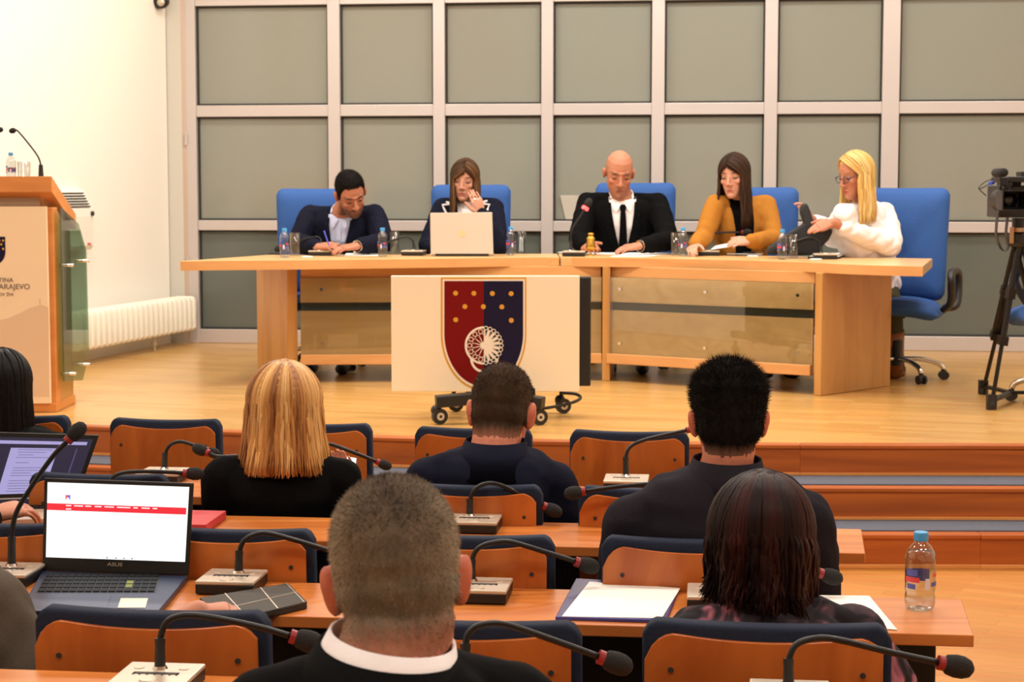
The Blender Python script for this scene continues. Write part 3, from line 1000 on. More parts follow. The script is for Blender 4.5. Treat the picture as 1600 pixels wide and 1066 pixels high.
# open ring below, then the rosette: traceried left half, fan-shaped right half
def ringpoly(x, y, r0, r1, a0, a1, n=18):
    ks = np.linspace(a0, a1, n + 1)
    return [zx(x + r1 * math.cos(a), y + r1 * math.sin(a)) for a in ks][::-1] + [zx(x + r0 * math.cos(a), y + r0 * math.sin(a)) for a in ks]
eflat('crescent_print', [ringpoly(668, 600, 78, 94, 0.0, math.pi, 22)], 4, M['printwhite'])
cxr, cyr = 665, 511
H = math.pi / 2
shapes = [ringpoly(cxr, cyr, 113, 127, H, 3 * H, 20), ]
for k in range(7):
    a = H + (k + 0.5) * math.pi / 7
    if k < 6:
        aa = H + (k + 1) * math.pi / 7
        x0, y0 = cxr + 18 * math.cos(aa), cyr + 18 * math.sin(aa)
        x1, y1 = cxr + 76 * math.cos(aa), cyr + 76 * math.sin(aa)
        nx, ny = -math.sin(aa) * 2.6, math.cos(aa) * 2.6
        shapes.append([zx(x0 + nx, y0 + ny), zx(x1 + nx, y1 + ny), zx(x1 - nx, y1 - ny), zx(x0 - nx, y0 - ny)])
    px, py = cxr + 64 * math.cos(a), cyr + 64 * math.sin(a)
    shapes.append(ringpoly(px, py, 14, 18.5, a - 1.6, a + 1.6, 10))
    qx, qy = cxr + 95 * math.cos(a), cyr + 95 * math.sin(a)
    shapes.append(ringpoly(qx, qy, 12, 16.5, 0, 2 * math.pi, 12))
eflat('rosette_tracery', shapes, 5, M['printwhite'])
eflat('rosette_fan', [disc(cxr, cyr, 108, 20, -H, H)], 5, M['printwhite'])
slots, rings, holes = [], [], []
for k in range(9):
    a = -H + (k + 0.5) * math.pi / 9
    x0, y0 = cxr + 62 * math.cos(a), cyr + 62 * math.sin(a)
    x1, y1 = cxr + 104 * math.cos(a), cyr + 104 * math.sin(a)
    nx, ny = -math.sin(a) * 8, math.cos(a) * 8
    slots.append([zx(x0, y0), zx(x1 - nx, y1 - ny), zx(x1 + nx, y1 + ny)][::-1])
for k in range(13):
    a = -H + (k + 0.5) * math.pi / 13
    rings.append(disc(cxr + 117 * math.cos(a), cyr + 117 * math.sin(a), 14.5, 12))
    holes.append(disc(cxr + 117 * math.cos(a), cyr + 117 * math.sin(a), 9.5, 10))
eflat('fan_slots', slots, 6, M['printblue'])
eflat('rosette_rings', rings, 6, M['printwhite'])
eflat('rosette_hub', [disc(cxr, cyr, 24, 18)], 7, M['printwhite'])
eflat('ring_holes', holes, 7, M['printblue'])

trolley = tag(empty('display_trolley', (at(770, 640, BY).x, BY, ZS)), 'low black wheeled stand under the cream emblem board', 'stand')
def caster(u, v, r=0.042):
    c = atz(u, v, ZS); c.z = ZS + r
    q = V((0.006, -0.014, 0)) if r < .0415 or True else 0
    cs = MB(); cs.tube([c - q, c + q], r, 18)
    cs.tube([c - q * 1.15, c + q * 1.15], r * 0.5, 12, 1); cs.tube([c - q * 1.25, c + q * 1.25], r * 0.2, 10)
    co = cs.build('caster', [M['black'], M['silver']], trolley)
    f = MB(); f.ell(c + V((-.018, .006, r * 0.75)), (0.030, 0.026, 0.030), 12); f.tube([c + V((-.01, .006, r)), c + V((-.01, .006, r + 0.05))], 0.012, 8); f.build('caster_fork', M['black'], co, smooth=True)
    return c
c1 = caster(687, 663); c2 = caster(712, 643); c3 = caster(843, 664); c4 = caster(880, 646)
zb_ = ZS + 0.135
mid1 = V(((c1.x + c3.x) / 2, c1.y + 0.28, zb_))
m = MB(); m.bar(V((c1.x - .02, c1.y, zb_ - .015)), V((c1.x + .5, c1.y + .10, zb_ + .02)), 0.08, 0.062); m.build('base_beam', M['black'], trolley, bevel=0.006)
m = MB(); m.bar(V((c3.x + .02, c3.y, zb_ - .02)), V((c3.x - .35, c3.y + .12, zb_ + .02)), 0.08, 0.062); m.build('base_beam', M['black'], trolley, bevel=0.006)
m = MB(); m.bar(V((c2.x - .04, c2.y, zb_ + .045)), V((c4.x + .03, c4.y, zb_ + .02)), 0.07, 0.05); m.build('cross_beam', M['black'], trolley, bevel=0.006)
for x in (-.12, .12):
    m = MB(); m.bar(V((mid1.x + x, BY + .20, ZS + .12)), V((mid1.x + x, BY + .20, ZS + .75)), 0.05, 0.03); m.build('upright', M['black'], trolley, bevel=0.004)
m = MB(); m.span((mid1.x - .3, BY + .155, ZS + .45), (mid1.x + .3, BY + .2, ZS + .52)); m.build('bracket', M['black'], trolley)
cab = MB()
cab.tube(bez([at(u, v, BY + dy) for u, v, dy in ((880, 614, .1), (900, 616, .12), (907, 622, .12), (895, 629, .05), (870, 635, .0), (845, 639, .0))], 24), 0.009, 8)
o = cab.build('power_cable', M['black'], None, smooth=True); recenter(o)
tag(o, 'black cable looping beside the wheeled stand', 'cable')

# ------------------------------------------------------------------ blue office chairs
def make_office_chair():
    r = empty('office_chair', (0, 0, 0))
    # faces -y (the hall); local origin on the floor below the seat
    def pad(name, cx, cy, cz, w, h, t, tilt, m):
        bm = bmesh.new()
        nx, nz = 14, 16
        vs = {}
        for side in (0, 1):
            for i in range(nx + 1):
                for k in range(nz + 1):
                    x = (i / nx * 2 - 1); z = (k / nz * 2 - 1)
                    # rounded rectangle mapping
                    rr = 0.22
                    ax, az = abs(x), abs(z)
                    px, pz = x, z
                    ex, ez = max(0, ax - (1 - rr)) / rr, max(0, az - (1 - rr * w / h)) / (rr * w / h)
                    l = math.hypot(ex, ez)
                    if l > 1e-6 and ex > 0 and ez > 0:
                        mx = max(ex, ez); f = mx / l
                        px = math.copysign((1 - rr) + rr * ex * f, x); pz = math.copysign((1 - rr * w / h) + rr * w / h * ez * f, z)
                    edge_ = max(ax, az)
                    bulge = (1 - edge_ ** 8)
                    y = (t / 2) * (0.25 + 0.75 * bulge) * (-1 if side == 0 else 1)
                    y += 0.05 * px * px * -1
                    if side == 0:
                        # three quilted seams radiating to the upper corners
                        y += 0.012 * math.exp(-((abs(pz - (px * 0.9 - 0.1))) / 0.05) ** 2) + 0.010 * math.exp(-((abs(pz + 0.25 + px * 0.5)) / 0.05) ** 2)
                    taper = 1.0 - 0.06 * (1 - pz) / 2
                    vs[side, i, k] = bm.verts.new((px * w / 2 * taper, y, pz * h / 2))
        for side in (0, 1):
            for i in range(nx):
                for k in range(nz):
                    f = [vs[side, i, k], vs[side, i + 1, k], vs[side, i + 1, k + 1], vs[side, i, k + 1]]
                    bm.faces.new(f if side == 0 else f[::-1])
        rim = [(i, 0) for i in range(nx)] + [(nx, k) for k in range(nz)] + [(i, nz) for i in range(nx, 0, -1)] + [(0, k) for k in range(nz, 0, -1)]
        for a, b in zip(rim, rim[1:] + rim[:1]):
            bm.faces.new([vs[0, a[0], a[1]], vs[1, a[0], a[1]], vs[1, b[0], b[1]], vs[0, b[0], b[1]]])
        bmesh.ops.transform(bm, matrix=Matrix.Translation((cx, cy, cz)) @ Matrix.Rotation(tilt, 4, 'X'), verts=bm.verts)
        me = bpy.data.meshes.new(name); bm.to_mesh(me); bm.free()
        me.polygons.foreach_set('use_smooth', [True] * len(me.polygons))
        me.materials.append(m)
        o = bpy.data.objects.new(name, me); COL.objects.link(o); o.parent = r
        return o
    pad('backrest', 0, 0.30, 0.94, 0.56, 0.80, 0.12, -0.10, M['blue'])
    pad('seat', 0, 0.0, 0.52, 0.56, 0.56, 0.12, math.pi / 2, M['blue'])
    for s in (-1, 1):
        m = MB(); m.tube(bez([(s * .27, .12, .50), (s * .345, .16, .52), (s * .355, .20, .66), (s * .35, .16, .755), (s * .345, -.05, .77), (s * .345, -.16, .755), (s * .35, -.19, .69), (s * .34, -.12, .56), (s * .29, -.08, .50)], 40), 0.024, 10)
        m.build('armrest', M['black'], r, smooth=True, world=False)
    m = MB(); m.bar((0, .26, .46), (0, .37, .75), 0.09, 0.03); m.bar((0, 0, .445), (0, .28, .46), 0.09, 0.03); m.build('back_support', M['black'], r, world=False, bevel=0.005)
    m = MB(); m.lathe([(0.035, .10), (0.035, .28), (0.022, .28), (0.022, .45)], 14); m.build('gas_column', M['black'], r, world=False)
    for k in range(5):
        a = 2 * math.pi * k / 5 + 0.35
        c, s = math.cos(a), math.sin(a)
        m = MB(); m.tube(bez([(c * .02, s * .02, .15), (c * .16, s * .16, .145), (c * .27, s * .27, .11), (c * .30, s * .30, .075)], 15), 0.017, 8); m.build('base_leg', M['chrome'], r, smooth=True, world=False)
        m = MB()
        for q in (-1, 1):
            p = V((c * .30 - s * .016 * q, s * .30 + c * .016 * q, .032)); d = V((-s, c, 0)) * .010 * q
            m.tube([p - d * .5, p + d], 0.031, 14)
        m.lathe([(0.02, 0.045), (0.016, 0.07)], 10, (c * .30, s * .30, 0)); m.build('caster', M['black'], r, world=False)
    return r
oc = make_office_chair()
ochairs = [  # x pixel of the back's middle, depth, label, turn, top pixel
    (505, 12.55, 'blue office chair behind the man writing in a navy jacket', 0.15, 296),
    (739, 12.8, 'blue office chair behind the woman with the silver laptop', 0.05, 290),
    (990, 12.75, 'blue office chair behind the bald man in black', -0.05, 287),
    (1176, 12.45, 'blue office chair behind the woman in the camel jacket', -0.12, 294),
    (1392, 11.85, 'blue office chair behind the blonde woman in white', -0.35, 295),
    (1669, 10.5, 'blue office chair cut by the frame beside the camera tripod', -1.57, 380),
]
for i, (u, Y, lab, rz, vt) in enumerate(ochairs):
    c = oc if i == 0 else copy_tree(oc)
    p = at(u, vt, Y)
    hgt = (p.z - ZS) / 1.335
    c.location = (p.x, Y - 0.30 * hgt, ZS)
    sc_ = 1.0 if i == 5 else 1.02
    c.scale = (sc_, sc_, hgt if i < 5 else 1.0)
    if i == 5:
        c.location = (3.17, 10.25, ZS)
    c.rotation_euler.z = rz
    tag(c, lab, 'chair', 'blue office chairs on the stage')

# ------------------------------------------------------------------ hall seating: plywood chairs with navy pads
def make_hall_chair():
    r = empty('hall_chair', (0, 0, 0))
    W, Z0, Z1 = 0.45, 0.42, 0.88
    def slab(x0, x1, z0, ztop, y0, y1, nx=26, nz=8, curve=0.16):
        m = MB()
        vs, fs = [], []
        idx = {}
        for s in (0, 1):
            for i in range(nx + 1):
                x = x0 + (x1 - x0) * i / nx
                zt, zb = ztop(x)
                for k in range(nz + 1):
                    z = zb + (zt - zb) * k / nz
                    y = (y0 if s == 0 else y1) + curve * x * x + 0.05 * (0.88 - z)   # reclined, wraps towards the sitter
                    idx[s, i, k] = len(vs); vs.append((x, y, z))
        for s in (0, 1):
            for i in range(nx):
                for k in range(nz):
                    f = (idx[s, i, k], idx[s, i + 1, k], idx[s, i + 1, k + 1], idx[s, i, k + 1])
                    fs.append(f if s == 0 else f[::-1])
        rim = [(i, 0) for i in range(nx)] + [(nx, k) for k in range(nz)] + [(i, nz) for i in range(nx, 0, -1)] + [(0, k) for k in range(nz, 0, -1)]
        for a, b in zip(rim, rim[1:] + rim[:1]):
            fs.append((idx[0, a[0], a[1]], idx[1, a[0], a[1]], idx[1, b[0], b[1]], idx[0, b[0], b[1]]))
        m.add(vs, fs)
        return m
    def top(W, Z, rad, dip):
        def f(x):
            ax = abs(x); w = W / 2
            z = Z - dip * (1 - min(1, ax / (w - rad * 0.8)) ** 2)
            if ax > w - rad:
                q = min(1, (ax - (w - rad)) / rad)
                z -= rad * (1 - math.sqrt(max(0, 1 - q * q)))
            return z, Z0
        return f
    slab(-W / 2 + 0.005, W / 2 - 0.017, Z0, top(0.43, 0.861, 0.055, 0.013), 0.0, 0.012, 34).build('back_panel', M['wood_chair'], r, world=False, bevel=0.0015)
    slab(-W / 2, W / 2, Z0, top(W, 0.882, 0.030, 0.006), 0.0125, 0.062, 34).build('back_cushion', M['navy'], r, world=False, smooth=True, bevel=0.01)
    for s in (-1, 1):
        p = V((s * 0.172, 0.16 * 0.172 ** 2 + 0.05 * (0.88 - 0.79) - 0.001, 0.79))
        m = MB(); m.tube([p + V((0, -.0015, 0)), p + V((0, .004, 0))], 0.0055, 10); m.build('screw', M['gasket'], r, world=False)
    m = MB(); m.box((0, 0.28, 0.43), (0.44, 0.42, 0.07)); m.build('seat', M['navy'], r, world=False, bevel=0.025)
    m = MB(); m.bar((0, 0.10, 0.385), (0, 0.46, 0.385), 0.06, 0.02); m.lathe([(0.03, 0.02), (0.03, 0.38)], 12, (0, 0.28, 0)); m.build('pedestal', M['blackmetal'], r, world=False)
    m = MB(); m.lathe([(0.17, 0.0), (0.16, 0.012), (0.03, 0.022)], 24, (0, 0.28, 0)); m.build('base_plate', M['blackmetal'], r, world=False)
    m = MB(); m.bar((0, 0.05, 0.40), (0, 0.15, 0.385), 0.22, 0.012); m.build('back_bracket', M['blackmetal'], r, world=False)
    return r
hc = make_hall_chair()
hrows = [
    # ztop, x scale, [(u centre, v top, label)]
    (0.886, 1.055, [(225, 949, 'plywood hall chair before the tablet in a plaid case'), (712, 966, 'plywood hall chair beside the blue folder, grey-haired man before it'), (1200, 970, 'plywood hall chair of the woman with dark reddish hair')]),
    (0.868, 1.0, [(-27, 817, 'plywood hall chair cut by the frame behind the white-screen laptop'), (345, 826, 'plywood hall chair under the bent microphone behind the black-cased tablet'), (720, 836, 'plywood hall chair behind the silver microphone left of the blue folder'), (1085, 842, 'plywood hall chair of the man in the charcoal jacket with black hair')]),
    (0.858, 0.95, [(145, 736, 'plywood hall chair half hidden behind the open document laptop'), (438, 744, 'hall chair seat under the blonde woman in black, backrest covered'), (730, 753, 'plywood hall chair of the man with short brown hair in navy'), (1020, 758, 'plywood hall chair beside the right arm of the man in navy')]),
    (0.893, 0.90, [(15, 647, 'plywood hall chair of the woman with long straight black hair'), (252, 653, 'empty plywood hall chair in the front row left of the blonde woman'), (487, 660, 'empty plywood hall chair in the front row hidden by the blonde woman'), (737, 667, 'empty plywood hall chair in the front row beyond the brown-haired man'), (983, 672, 'empty plywood hall chair in the front row by the black-haired man')]),
]
first = True
CH = {}
for ri, (zt, sx, items) in enumerate(hrows):
    for ci, (u, v, lab) in enumerate(items):
        c = hc if first else copy_tree(hc)
        first = False
        p = atz(u, v + (12, 5, 8, 4)[ri], zt)
        c.location = (p.x, p.y + 0.015, 0.0)
        c.scale = (sx, 1, zt / 0.882)
        c.rotation_euler.z = -0.115
        tag(c, lab, 'chair', 'plywood hall chairs in rows')
        CH[ri, ci] = p
        if (ri, ci) == (2, 1):
            for ch in list(c.children):
                if ch.name.split('.')[0] in ('back_panel', 'back_cushion', 'screw', 'back_bracket'):
                    bpy.data.objects.remove(ch)

# ------------------------------------------------------------------ hall desks
def desk(near_r, far_r, z, label, left_x, th=0.027, tag_extra=None, right_ext=0.0):
    """near_r / far_r: photograph points of the right end's two upper corners"""
    n, f = atz(*near_r, z), atz(*far_r, z)
    d = V((-1, 0.115, 0)).normalized()
    n = n - d * right_ext; f = f - d * right_ext
    L = (n.x - left_x) / -d.x
    r = tag(empty('hall_desk', ((n.x + left_x) / 2, (n.y + f.y) / 2, 0)), label, 'desk', 'long beech desks in the hall')
    m = MB(); m.prism([(n.x, n.y), (f.x, f.y), (f.x + d.x * L, f.y + d.y * L), (n.x + d.x * L, n.y + d.y * L)], z - th, z)
    m.build('desktop', M['wood_desk'], r, bevel=0.0025)
    mid = (n + f) / 2
    pos = [0.13 + i * 1.25 for i in range(int((L - 0.2) / 1.25) + 1)]
    w = (f - n).normalized()
    for q in pos:
        c = mid + d * q
        m = MB(); m.box((c.x, c.y, (z - th) / 2 + 0.02), (0.115, 0.06, z - th - 0.04), Rz(-0.115)); lg = m.build('leg', M['blackmetal'], r, bevel=0.004)
        m = MB(); m.box((c.x, c.y, 0.02), (0.07, 0.34, 0.04), Rz(-0.115)); m.build('foot', M['blackmetal'], lg, bevel=0.004)
        m = MB(); m.box((c.x, c.y, z - th - 0.008), (0.06, 0.26, 0.014), Rz(-0.115)); m.build('bracket', M['blackmetal'], lg)
    a = f - w * 0.04 + d * 0.25; b = a + d * (L - 0.4)
    m = MB(); m.bar(V((a.x, a.y, z - th - 0.22)), V((b.x, b.y, z - th - 0.22)), 0.006, 0.36); m.build('modesty_panel', M['perf'], r)
    return r, n, f, d
def perforated():
    m = bpy.data.materials.new('perforated_black'); m.use_nodes = True
    nt = m.node_tree; b = nt.nodes['Principled BSDF']
    b.inputs['Roughness'].default_value = 0.5
    tc = nt.nodes.new('ShaderNodeTexCoord')
    vo = nt.nodes.new('ShaderNodeTexVoronoi'); vo.inputs['Scale'].default_value = 90; vo.inputs['Randomness'].default_value = 0.0
    rp = nt.nodes.new('ShaderNodeValToRGB')
    rp.color_ramp.elements[0].position = 0.30; rp.color_ramp.elements[0].color = (0.002, 0.002, 0.002, 1)
    rp.color_ramp.elements[1].position = 0.36; rp.color_ramp.elements[1].color = (0.012, 0.011, 0.011, 1)
    nt.links.new(tc.outputs['Object'], vo.inputs['Vector']); nt.links.new(vo.outputs['Distance'], rp.inputs[0]); nt.links.new(rp.outputs[0], b.inputs['Base Color'])
    return m
M['perf'] = perforated()
ZA = 0.79
desk((1760, 1160), (1720, 1100), ZA, 'long beech desk nearest the camera along the bottom edge', -2.3)
deskB = desk((1522, 993), (1503, 937), ZD, 'long beech desk with the blue folder and bottle', -2.3)
deskC = desk((1352, 865), (1346, 827), ZD, 'long beech desk beyond the blue-folder desk, document laptop on it', -2.6)
deskD = desk((1238, 795), (1230, 766), ZD, 'long beech desk directly behind the front row chairs', -3.0)

# ------------------------------------------------------------------ hall microphones
MG = 'gooseneck microphones on the hall desks'
microphone([(250, 1045), (249, 1005), (256, 978), (275, 968), (312, 969), (390, 985), (452, 1004)], 'gooseneck microphone behind the grey-haired man\'s shoulder, bent over the chair with the plaid tablet', MG, zdesk=ZA, hs=1.1)
microphone([(727, 1062), (727, 1012), (736, 988), (765, 979), (800, 985), (870, 1010), (940, 1037)], 'gooseneck microphone beside the grey-haired man\'s collar', MG, zdesk=ZA, dx=0.03, hs=1.1)
microphone([(1232, 1072), (1233, 1038), (1245, 1012), (1275, 1003), (1312, 1006), (1400, 1028), (1478, 1046)], 'gooseneck microphone arching over the chair of the reddish-haired woman', MG, zdesk=ZA, hs=1.1)
microphone([(18, 884), (17, 842), (22, 805), (42, 768), (76, 718), (100, 692)], 'straight upright gooseneck microphone before the document laptop', MG, zdesk=ZD)
microphone([(373, 895), (373, 866), (382, 845), (410, 836), (452, 846), (520, 868), (560, 882)], 'gooseneck microphone on the silver base beyond the plaid tablet', MG, dx=-0.012)
microphone([(737, 908), (737, 880), (747, 859), (776, 850), (803, 852), (860, 870), (902, 884)], 'gooseneck microphone between the grey-haired man and the blue folder', MG, dx=0.02)
microphone([(1113, 918), (1113, 893), (1124, 872), (1155, 865), (1200, 874), (1250, 890), (1286, 902)], 'gooseneck microphone half hidden by the reddish hair', MG, dx=0.01)
microphone([(172, 790), (170, 760), (176, 746), (197, 740), (240, 740), (284, 743)], 'low gooseneck microphone behind the white-screen laptop', MG)
microphone([(734, 806), (734, 785), (742, 766), (764, 757), (788, 763), (820, 780), (850, 795)], 'gooseneck microphone above the chair of the man in navy', MG, dx=0.015)
microphone([(1085, 815), (1084, 790), (1070, 766), (1040, 758), (975, 763), (914, 772)], 'gooseneck microphone pointing back from the charcoal jacket', MG)
microphone([(257, 733), (257, 712), (264, 697), (280, 692), (302, 699), (318, 706)], 'gooseneck microphone before the empty front-row chair by the blonde woman', MG, hs=0.9)
microphone([(470, 740), (470, 722), (440, 712), (380, 714), (340, 716), (322, 711)], 'gooseneck microphone reaching out behind the blonde woman\'s shoulder', MG)
microphone([(486, 741), (486, 715), (494, 697), (515, 696), (560, 713), (588, 725)], 'gooseneck microphone beside the blonde woman\'s lit phone', MG, hs=0.85)
microphone([(978, 744), (978, 718), (985, 700), (1006, 690), (1040, 682), (1076, 675)], 'gooseneck microphone pointing at the black-haired man\'s ear', MG, hs=0.9)

# ------------------------------------------------------------------ things on the hall desks
def laptop(name, corners, z, label, screen_px, kind):
    """corners: near-left, near-right, far-right, far-left of the base in the photograph; screen_px: top-left and top-right of the lid"""
    nl, nr, fr, fl = [atz(u, v, z) for u, v in corners]
    root = tag(empty(name, (nl + nr + fr + fl) / 4), label, 'laptop')
    th = 0.017
    bm_, sm_ = ((M['laptopblue'], M['black']) if kind == 'white' else (M['laptopsilver'], M['black']))
    m = MB(); m.prism([(nl.x, nl.y), (nr.x, nr.y), (fr.x, fr.y), (fl.x, fl.y)], z + 0.002, z + th); m.build('laptop_base', bm_, root, bevel=0.003)
    X = (nr - nl); Yv = (fl - nl); W = X.length; D = Yv.length
    xd, yd = X.normalized(), Yv.normalized()
    def Bp(a, b, dz=0.0):
        return nl + X * a + Yv * b + V((0, 0, th + dz))
    kb = MB()
    kb.add([Bp(.05, .42, .0004), Bp(.95, .42, .0004), Bp(.95, .93, .0004), Bp(.05, .93, .0004)], [(0, 1, 2, 3)]); kb.build('keyboard_deck', M['black'], root)
    cols, rows = 15, 5
    for rr in range(rows):
        for cc in range(cols):
            a0 = 0.06 + 0.88 * cc / cols; a1 = a0 + 0.88 / cols * 0.86
            b0 = 0.44 + 0.47 * rr / rows; b1 = b0 + 0.47 / rows * 0.80
            k = MB()
            lo = [Bp(a0, b0, .0006), Bp(a1, b0, .0006), Bp(a1, b1, .0006), Bp(a0, b1, .0006)]
            k.add(lo + [p + V((0, 0, .002)) for p in lo], [(4, 5, 6, 7), (0, 1, 5, 4), (1, 2, 6, 5), (2, 3, 7, 6), (3, 0, 4, 7)])
            lime = kind == 'white' and rr in (1, 2) and cc == 11
            k.build('key', M['keylime'] if lime else M['keycap'], root)
    m = MB(); m.add([Bp(.30, .06, .0008), Bp(.62, .06, .0008), Bp(.62, .36, .0008), Bp(.30, .36, .0008)], [(0, 1, 2, 3)]); m.build('touchpad', bm_, root)
    if kind == 'white':
        m = MB(); m.add([Bp(.70, .06, .001), Bp(.90, .06, .001), Bp(.90, .28, .001), Bp(.70, .28, .001)], [(0, 1, 2, 3)]); m.build('paper_sticker', M['cream'], root)
    # lid
    hl, hr = fl + V((0, 0, th)), fr + V((0, 0, th))
    tl = at(*screen_px[0], hl.y + 0.03); tr = at(*screen_px[1], hr.y + 0.03)
    nrm = (hr - hl).cross(tl - hl).normalized()      # out of the back
    if nrm.y < 0: nrm = -nrm
    def S(a, b, o=0.0):
        p = hl * (1 - a) * (1 - b) + hr * a * (1 - b) + tl * (1 - a) * b + tr * a * b
        return p - nrm * o
    m = MB(); q = [S(0, 0), S(1, 0), S(1, 1), S(0, 1)]
    m.add(q + [p + nrm * 0.008 for p in q], [(0, 1, 2, 3), (7, 6, 5, 4), (0, 4, 5, 1), (1, 5, 6, 2), (2, 6, 7, 3), (3, 7, 4, 0)])
    lid = m.build('lid', [sm_], root, bevel=0.002)
    def pane(nm, a0, a1, b0, b1, o, mt):
        k = MB(); k.add([S(a0, b0, o), S(a1, b0, o), S(a1, b1, o), S(a0, b1, o)], [(0, 1, 2, 3)]); return k.build(nm, mt, lid)
    return root, lid, pane, S, nrm
M['keycap'] = mat('key_cap', rgb(17, 18, 23), 0.6, spec=.2)
M['keylime'] = mat('lime_key', rgb(120, 130, 40), 0.5)
root, lid, pane, S, nrm = laptop('laptop', [(30, 966), (248, 966), (294, 910), (66, 902)], ZD, 'black laptop showing a white page with a red band', [(69, 747), (302, 755)], 'white')
pane('screen', .025, .975, .145, .955, .0006, M['screenwhite'])
pane('red_band', .025, .965, .655, .73, .001, M['screenred'])
for k, (x, w_) in enumerate(((.155, .035), (.21, .06), (.285, .04), (.35, .045), (.415, .065), (.50, .09), (.61, .03), (.665, .055), (.74, .03))):
    pane('menu_text', x, x + w_, .705, .715, .0014, M['screenwhite'])
pane('menu_text', .155, .19, .668, .678, .0014, M['screenwhite'])
M['iconred'] = mat('icon_red', rgb(10, 10, 10), 0.4, emis=rgb(232, 96, 96), emis_s=0.9)
M['iconblue'] = mat('icon_blue', rgb(10, 10, 10), 0.4, emis=rgb(110, 90, 210), emis_s=0.9)
pane('page_emblem', .148, .165, .775, .825, .001, M['iconred'])
pane('page_emblem', .165, .182, .775, .825, .001, M['iconblue'])
pane('page_emblem', .157, .174, .76, .795, .0012, M['screenwhite'])
for x in (.44, .50, .555, .61):
    pane('task_icon', x, x + .012, .155, .167, .001, M['screentext'])
xax = (S(1, .1) - S(0, .1)).normalized(); zax = -nrm; yax = zax.cross(xax)
text('maker_lettering', 'ASUS', 0.0125, S(.50, .09, .0012), Matrix((xax, yax, zax)).transposed(), M['silver'], lid, sx=1.4)

root2, lid2, pane2, S2, n2 = laptop('laptop', [(-120, 826), (100, 818), (122, 783), (-80, 790)], ZD, 'laptop with a lilac document page open behind the upright microphone', [(-50, 674), (155, 680)], 'doc')
pane2('screen', .02, .965, .06, .93, .0006, M['screendark'])
pane2('browser_bar', .02, .93, .83, .88, .001, M['screenlilac'])
pane2('document_page', .36, .72, .06, .77, .001, M['screenlilac'])
for k in range(17):
    y = .74 - .04 * k
    if k in (4, 6, 11): continue
    w_ = (.26, .22, .12, .27, 0, .10, 0, .25, .26, .15, .24, 0, .26, .2, .25, .14, .22)[k]
    x = .42 if w_ > .14 else .43
    pane2('text_line', x, x + w_, y, y + .007, .0014, M['screentext'])
pane2('scroll_bar', .86, .87, .30, .77, .001, M['screentext'])

# tablet in a plaid folding case
tz = ZD + 0.012
cor = [atz(u, v, tz) for u, v in [(312, 948), (430, 972), (482, 938), (452, 914)]]
cor = [atz(356, 974, tz), atz(480, 944, tz), atz(450, 915, tz), atz(312, 938, tz)]
tab = tag(empty('tablet', sum(cor, V()) / 4), 'tablet in a grey plaid folding case on the desk', 'tablet')
m = MB(); m.prism([(p.x, p.y) for p in cor], ZD + 0.001, tz); m.build('tablet_body', M['black'], tab, bevel=0.002)
m = MB(); m.prism([(p.x, p.y) for p in cor], tz + .0005, tz + .006); m.build('case_cover', mat('grey_plaid', rgb(66, 62, 56), 0.8, noise=(200, .1)), tab, bevel=0.001)
def cl_(a, b):
    return cor[0] * (1 - a) * (1 - b) + cor[1] * a * (1 - b) + cor[2] * a * b + cor[3] * (1 - a) * b
for (p, q, w_) in (((.62, 0), (.68, 1), .003), ((.22, 0), (.28, 1), .003), ((0, .42), (1, .5), .0022), ((.96, 0), (.98, 1), .002)):
    a, b = cl_(*p), cl_(*q)
    m = MB(); m.bar(V((a.x, a.y, tz + .0064)), V((b.x, b.y, tz + .0064)), w_, .0008); m.build('plaid_line', M['silver'], tab)

# folder with a white sheet
cor = [atz(u, v, ZD) for u, v in [(868, 968), (1042, 973), (1064, 918), (900, 908)]]
fo = tag(empty('folder', sum(cor, V()) / 4), 'dark blue folder lying open on the desk', 'folder')
m = MB(); m.prism([(p.x, p.y) for p in cor], ZD + .001, ZD + .007); m.build('folder_cover', mat('blue_folder', rgb(48, 46, 104), 0.3), fo, bevel=.002)
a, b = cor[0], cor[1]
m = MB(); m.bar(V((a.x, a.y - .004, ZD + .004)), V((b.x, b.y - .004, ZD + .004)), .010, .008); m.build('folder_edge', mat('blue_folder_edge', rgb(70, 72, 150), 0.2), fo, bevel=.002)
sheet([(878, 963), (1034, 966), (1063, 919), (921, 909)], ZD + .0095, 'paper_sheet', 'white paper sheet on the dark blue folder', 'paper', M['paper'])
sheet([(1250, 972), (1402, 984), (1358, 931), (1262, 930)], ZD + .0025, 'paper_sheet', 'white paper sheet beside the bottle, partly under reddish hair', 'paper', M['paper'])
bb = atz(1437, 952, ZD)
bottle(bb, 0.178 * 1.02, 'large-looking water bottle with blue cap on the blue-folder desk', 'water bottles', 0.1, fat=1.14)
cr = atz(312, 822, ZD)
m = MB(); m.box((cr.x - .03, cr.y, ZD + .014), (.16, .22, .024), Rz(-.1)); o = m.build('red_folder', mat('red_card', rgb(196, 60, 62), 0.6), None, bevel=.002); recenter(o)
tag(o, 'red folder between the white-screen laptop and the blonde woman', 'folder')
# box of cables under the desk
cbx = at(945, 1030, 3.75)
m = MB(); m.box((cbx.x, cbx.y, .36), (.13, .12, .16)); bxo = m.build('cable_box', M['black'], None, bevel=.004); recenter(bxo)
tag(bxo, 'black cable box under the blue-folder desk', 'box')
